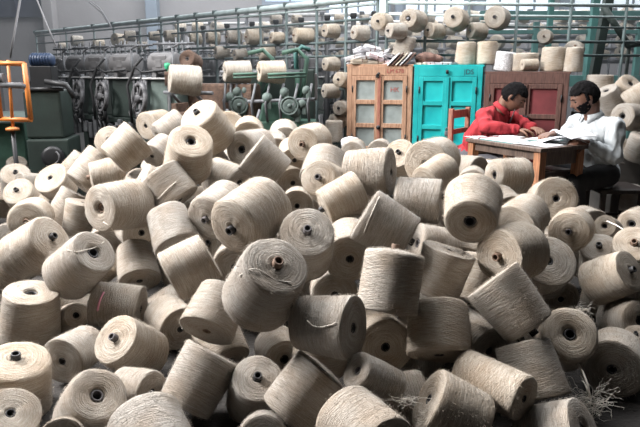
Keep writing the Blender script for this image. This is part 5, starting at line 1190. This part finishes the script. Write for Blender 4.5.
for k in range(5):
    p = on(ca, wa, 0.62 + 0.062 * k, 0.04); t = MB().box((0, 0, 0.055), (0.008, 0.15, 0.16), bev=0.001)
    o = t.build('file_folder', (M_PAPER, M_CLOTH_BROWN, M_PAPER_OLD, M_PAPER, M_CLOTH_BROWN)[k]); o.location = p + Vector((0, 0, 0.006)); o.rotation_euler = (0, 0.78, ca.rotation_euler.z + 0.25)
    tag(o, '%s leaning thin file from the left on the right end of the wooden cabinet' % ORD[k], 'file folder', 'leaning files')
yarn_cone(on(ca, wa, 0.84, 0.13, 0.155), Vector((0.30, 0.1, 0.9)).normalized(), 0.098, 0.20, 'H', 0, 1, 'pale yarn cone standing tilted among the papers on the wooden cabinet', None, 0.2, 1)
p = on(cb, wb_, 0.14, 0.16, 0.06)
mb = MB(); mb.ball((0, 0, 0), (0.11, 0.10, 0.055), 3); mb.ball((0.07, 0.0, -0.01), (0.08, 0.08, 0.045), 3); o = mb.build('cloth_bundle', M_CLOTH_BROWN); o.location = p
for v in o.data.vertices: v.co += v.normal * 0.016 * mnoise.noise(v.co * 22)
tag(o, 'crumpled brown cloth bundle on the left end of the turquoise cabinet', 'cloth bundle')
for k in range(4):
    t = bundle(cb, wb_, 0.10 + 0.13 * k, 0.08, 0, .12, .12, .018 + .006 * (k % 2), rp.uniform(-.4, .4), (0, 0), MW[(k * 2 + 1) % 5], ('small flat paper bundle at the left end of the turquoise cabinet top', 'small pinkish paper bundle before the brown cloth on the turquoise cabinet', 'small yellowed paper bundle right of the brown cloth on the turquoise cabinet', 'small white paper bundle beside the standing cones on the turquoise cabinet')[k], 'paper bundles on the turquoise cabinet')
yarn_cone(on(cb, wb_, 0.72, 0.17, 0.102), Vector((0, 0, 1)), 0.098, 0.20, 'H', 0, 1, 'upright pale yarn cone standing near the right end of the turquoise cabinet', 'cones on the cabinets', 0, 1)
yarn_cone(on(cb, wb_, 1.03, 0.18, 0.102), Vector((0, 0.02, 1)).normalized(), 0.098, 0.20, 'H', 1, 1, 'upright pale yarn cone straddling the joint of turquoise and burgundy cabinets', 'cones on the cabinets', 1, 1)
w1 = yarn_cone(on(cc, wc, 0.20, 0.17, 0.085), Vector((0.1, 0, 1)).normalized(), 0.10, 0.17, 'H', 2, 1, 'yarn cone wrapped in crinkled grey plastic on the burgundy cabinet', 'cones on the cabinets', 2, 1)
for c in w1.children:
    if c.name.startswith('wound'): c.data = c.data.copy(); c.data.materials[0] = M_PLASTIC
yarn_cone(on(cc, wc, 0.44, 0.19, 0.08), Vector((0, 0, 1)), 0.125, 0.155, 'N', 2, 1, 'broad domed yarn cone behind the small lying one on the burgundy cabinet', 'cones on the cabinets', 3, 1)
yarn_cone(on(cc, wc, 0.52, 0.05, 0.055), Vector((-0.98, -0.15, 0)).normalized(), 0.052, 0.14, 'H', 1, 1, 'small yarn cone lying at the front edge of the burgundy cabinet', 'cones on the cabinets', 4, 1)
yarn_cone(on(cc, wc, 0.79, 0.16, 0.103), Vector((0, 0, 1)), 0.108, 0.205, 'H', 1, 1, 'large upright yarn cone with bulging side near the right end of the burgundy cabinet', 'cones on the cabinets', 5, 1)
yarn_cone(on(cc, wc, 1.03, 0.10, 0.10), Vector((0, 0, 1)), 0.078, 0.20, 'N', 0, 0, 'narrow tall yarn cone with dark tube, at the right end of the burgundy cabinet', 'cones on the cabinets', 6, 1)

# ------------------------------------------------------------------ stack of cones and cartons behind the white-shirted man
def carton(px, py, Y, s, label, rz):
    p = at(px, py, Y); o = MB().box((0, 0, 0), s, bev=0.01).build('carton', M_CRATE); o.location = (p.x, p.y, s[2] / 2); o.rotation_euler = (0, 0, rz)
    MB().box((0, 0, s[2] / 2 + 0.001), (s[0] * 0.98, 0.05, 0.002)).build('tape', M_PAPER_OLD, o)
    return tag(o, label, 'carton', 'cartons behind the desk')
carton(598, 120, 5.55, (0.34, 0.34, 0.94), 'tall dull carton behind the white-shirted man carrying an upright cone', 0.1)
carton(642, 140, 5.1, (0.50, 0.46, 0.68), 'wide dull carton at the right edge under the piled pale cones', -0.1)
carton(612, 190, 4.95, (0.24, 0.26, 0.42), 'small grey carton low behind the black trousers', 0.3)
sp = [((599, 87), 5.5, (0, 0, 1), .118, .20, 'H', 1, 'upright yarn cone directly behind the head of the white-shirted man'),
      ((610, 100), 5.25, (-.5, -.2, .8), .105, .2, 'H', 0, 'dull yarn cone behind the shoulder of the white-shirted man'),
      ((624, 91), 5.3, (.2, -.6, .6), .10, .2, 'H', 2, 'pale yarn cone with rounded top in the stack right of the bearded man'),
      ((638, 98), 5.15, (.6, -.2, .5), .105, .2, 'H', 1, 'pale yarn cone cut by the right edge in the stack at head height'),
      ((629, 117), 4.98, (-.8, -.55, .1), .108, .2, 'H', 1, 'yarn cone with round white face and black hole right beside the white shirt'),
      ((618, 151), 5.0, (0, .1, 1), .10, .19, 'H', 0, 'dim yarn cone standing low behind the back of the white shirt'),
      ((641, 147), 4.85, (.1, -.3, 1), .11, .2, 'H', 2, 'dim yarn cone at the right edge below the round-faced one'),
      ((630, 198), 4.7, (0, 0, 1), .07, .2, 'H', 1, 'slim dim yarn cone standing on the floor by the small grey carton')]
for i, (q, Y, a, r, h, k, v, lab) in enumerate(sp): yarn_cone(at(q[0], q[1], Y), Vector(a).normalized(), r, h, k, v, 2, lab, 'cones behind the desk', i, 0)
for i, (q, Y, r, lab) in enumerate((((334, 131), 6.0, .085, 'grey upright yarn cone on the floor post left of the wooden cabinet'),)):
    yarn_cone(at(*q, Y), Vector((0, 0, 1)), r, .2, 'H', 2, 1, lab, None, 0, 0)
p = at(352, 143, 5.75); mb = MB(); mb.ball((0, 0, 0), (0.10, 0.08, 0.06), 3); o = mb.build('waste_yarn', M_LINT); o.location = p
for v in o.data.vertices: v.co += v.normal * 0.02 * mnoise.noise(v.co * 18)
tag(o, 'grey wad of waste yarn at the foot of the wooden cabinet', 'waste yarn')

# ------------------------------------------------------------------ big green frame at the right, wires at the left
def beam(name, label, a, b_, wx, wy, m, group=None):
    a, b_ = Vector(a), Vector(b_); d = b_ - a
    rot = d.to_track_quat('Z', 'Y').to_matrix(); mb = MB(); mb.box((0, 0, d.length / 2), (wx, wy, d.length), bev=0.006)
    mb.box((0, 0, 0.01), (wx * 1.7, wy * 1.7, 0.02)); o = mb.build(name, m); o.location = a; o.rotation_euler = rot.to_euler()
    return tag(o, label, 'steel post', group)
def post_px(px_top, px_bot, Y, wd, lab, m):
    t_ = at(px_top, -20, Y); b_ = at(px_bot, 75, Y); d = t_ - b_; k = (0 - b_.z) / d.z
    return beam('steel_post', lab, (b_ + d * k) if abs((b_ + d * k).x - b_.x) < 0.5 else Vector((b_.x, b_.y, 0)), t_, wd, wd, m, 'green steel posts')
post_px(553, 546, 6.9, 0.055, 'slim dark green steel post behind the burgundy cabinet', M_TEAL_STEEL)
post_px(598, 588, 7.0, 0.075, 'broad teal green steel post above the narrow tall cone', M_TEAL_STEEL)
post_px(612, 594, 6.7, 0.085, 'dark green leaning steel post above the head of the white-shirted man', M_GREEN_DARK)
fr0 = at(480, 17, 8.2); fr1 = at(660, 14, 8.2)
t = thing('overhead_gantry', 'wide teal green overhead gantry behind the posts at the right', 'machine frame', (fr0.x, fr0.y, 0))
o0 = Vector((fr0.x, fr0.y, 0))
mb = MB(); mb.box((fr0 + fr1) / 2 - o0, (fr1.x - fr0.x, 0.08, 0.11), bev=0.008); mb.build('top_beam', M_TEAL_STEEL, t)
a = at(480, 34, 8.2); b_ = at(660, 30, 8.2); mb = MB(); mb.box((a + b_) / 2 - o0, (b_.x - a.x, 0.05, 0.05), bev=0.006); mb.build('middle_beam', M_TEAL_STEEL, t)
a = at(480, 80, 8.2); b_ = at(660, 82, 8.2); mb = MB(); mb.box((a + b_) / 2 - o0, (b_.x - a.x, 0.12, 0.14), bev=0.006); mb.build('lower_beam', M_TEAL_STEEL, t)
for px in (482, 536, 590, 640, 658):
    c = at(px, 30, 8.2); mb = MB(); mb.box((c.x - o0.x, 0.0, fr0.z / 2 - 0.03), (0.07, 0.07, fr0.z - 0.06), bev=0.006); mb.build('upright', M_TEAL_STEEL, t)
a, b_ = at(603, 6, 6.6), at(629, 46, 6.6)
br = MB(); br.tube([a, b_, b_ + Vector((0.12, 0.0, 0.03))], 0.035, 8); br.tube([b_, Vector((b_.x, b_.y, 0))], 0.02, 8); tag(br.build('diagonal_brace', M_GREEN_DARK), 'dark diagonal steel brace bending at the right, above the piled cones', 'steel brace')
for i, (pts, lab, r) in enumerate((([(22, -30), (20, 0), (15, 30), (10, 58)], 'pale dusty wire hanging at the far left from the ceiling', 0.012), ([(30, -35), (37, 0), (47, 25), (56, 46)], 'second dusty wire hanging slantwise from the ceiling', 0.008), ([(70, -30), (87, 0), (101, 12), (111, 27)], 'pale wire hanging down to the near creel rail', 0.010), ([(72, -30), (90, 0), (100, 8), (111, 26)], 'twin pale wire sagging to the same spot of the near creel rail', 0.008))):
    Y = 6.4 if i < 2 else 8.6
    P3 = [at(x, y, Y) for x, y in pts]; P3[0].z = 5.24
    mb = MB(); mb.tube(P3, r, 6); tag(mb.build('hanging_wire', M_WIRE), lab, 'wire', 'hanging wires')

# ------------------------------------------------------------------ loose ends of yarn
thread_on('16', [(68, 250), (76, 252), (85, 250), (95, 247), (104, 242), (112, 241)], 0.0018)
thread_on('87', [(308, 321), (314, 326), (322, 327), (331, 325), (336, 323)], 0.0018)
thread_on('33', [(176, 182), (170, 187), (163, 194), (158, 199)], 0.0022)
thread_on('96', [(240, 276), (250, 270), (262, 272), (276, 279), (292, 283)], 0.002)
thread_on('29', [(104, 293), (101, 299), (99, 305), (98, 311)], 0.0055, M_PINK, name='pink_thread', label='pink stain of dyed thread')
thread_on('90', [(379, 197), (374, 208), (368, 221), (364, 232)], 0.0016)
thread_on('11', [(104, 222), (110, 226), (113, 230), (113, 236)], 0.002)
def tangle(c, r, n, label, name='thread_tangle', stretch=(1, 1, 1), seed=1):
    rr = random.Random(seed); mb = MB()
    for k in range(n):
        p = Vector((rr.gauss(0, .3) * r * stretch[0], rr.gauss(0, .3) * r * stretch[1], rr.gauss(0, .3) * r * stretch[2])); d = Vector((rr.gauss(0, 1), rr.gauss(0, 1), rr.gauss(0, 1))).normalized(); pts = [p.copy()]
        for j in range(9):
            d = (d + Vector((rr.gauss(0, .6), rr.gauss(0, .6), rr.gauss(0, .6)))).normalized(); p = p + Vector((d.x * stretch[0], d.y * stretch[1], d.z * stretch[2])) * r * 0.22; pts.append(p.copy())
        mb.tube(pts, 0.0007, 5)
    o = mb.build(name, M_THREAD); o.location = c
    return tag(o, label, 'thread tangle', None, 'stuff')
tangle(at(590, 402, 2.1), 0.07, 70, 'tangled tuft of loose pale threads near the floor in the dark lower right', stretch=(1.1, .6, .7), seed=3)
mb = MB(); mb.tube([at(590, 398, 2.1), at(588, 385, 2.12), at(583, 372, 2.16), at(577, 362, 2.22)], 0.004, 6); mb.tube([at(591, 398, 2.1), at(586, 386, 2.12), at(580, 375, 2.18)], 0.003, 6); tag(mb.build('yarn_strand', M_THREAD), 'loose yarn strand leading up from the tangled tuft', 'yarn strand')
tangle(at(406, 400, 1.82), 0.03, 22, 'small tuft of loose white threads beside the bright white upturned cone base', stretch=(1.4, .6, .6), seed=5)
tangle(at(584, 309, 2.42), 0.03, 26, 'frayed white wisps on the rim of the dim hollow-faced cone', stretch=(1.5, .8, .7), seed=8)
mb = MB(); mb.tube([at(607, 221, 3.28), at(616, 225, 3.2), at(626, 231, 3.12), at(637, 236, 3.08)], 0.003, 6); tag(mb.build('yarn_strand', M_THREAD), 'white yarn strand stretched from the small speckled cone to the right edge', 'yarn strand')
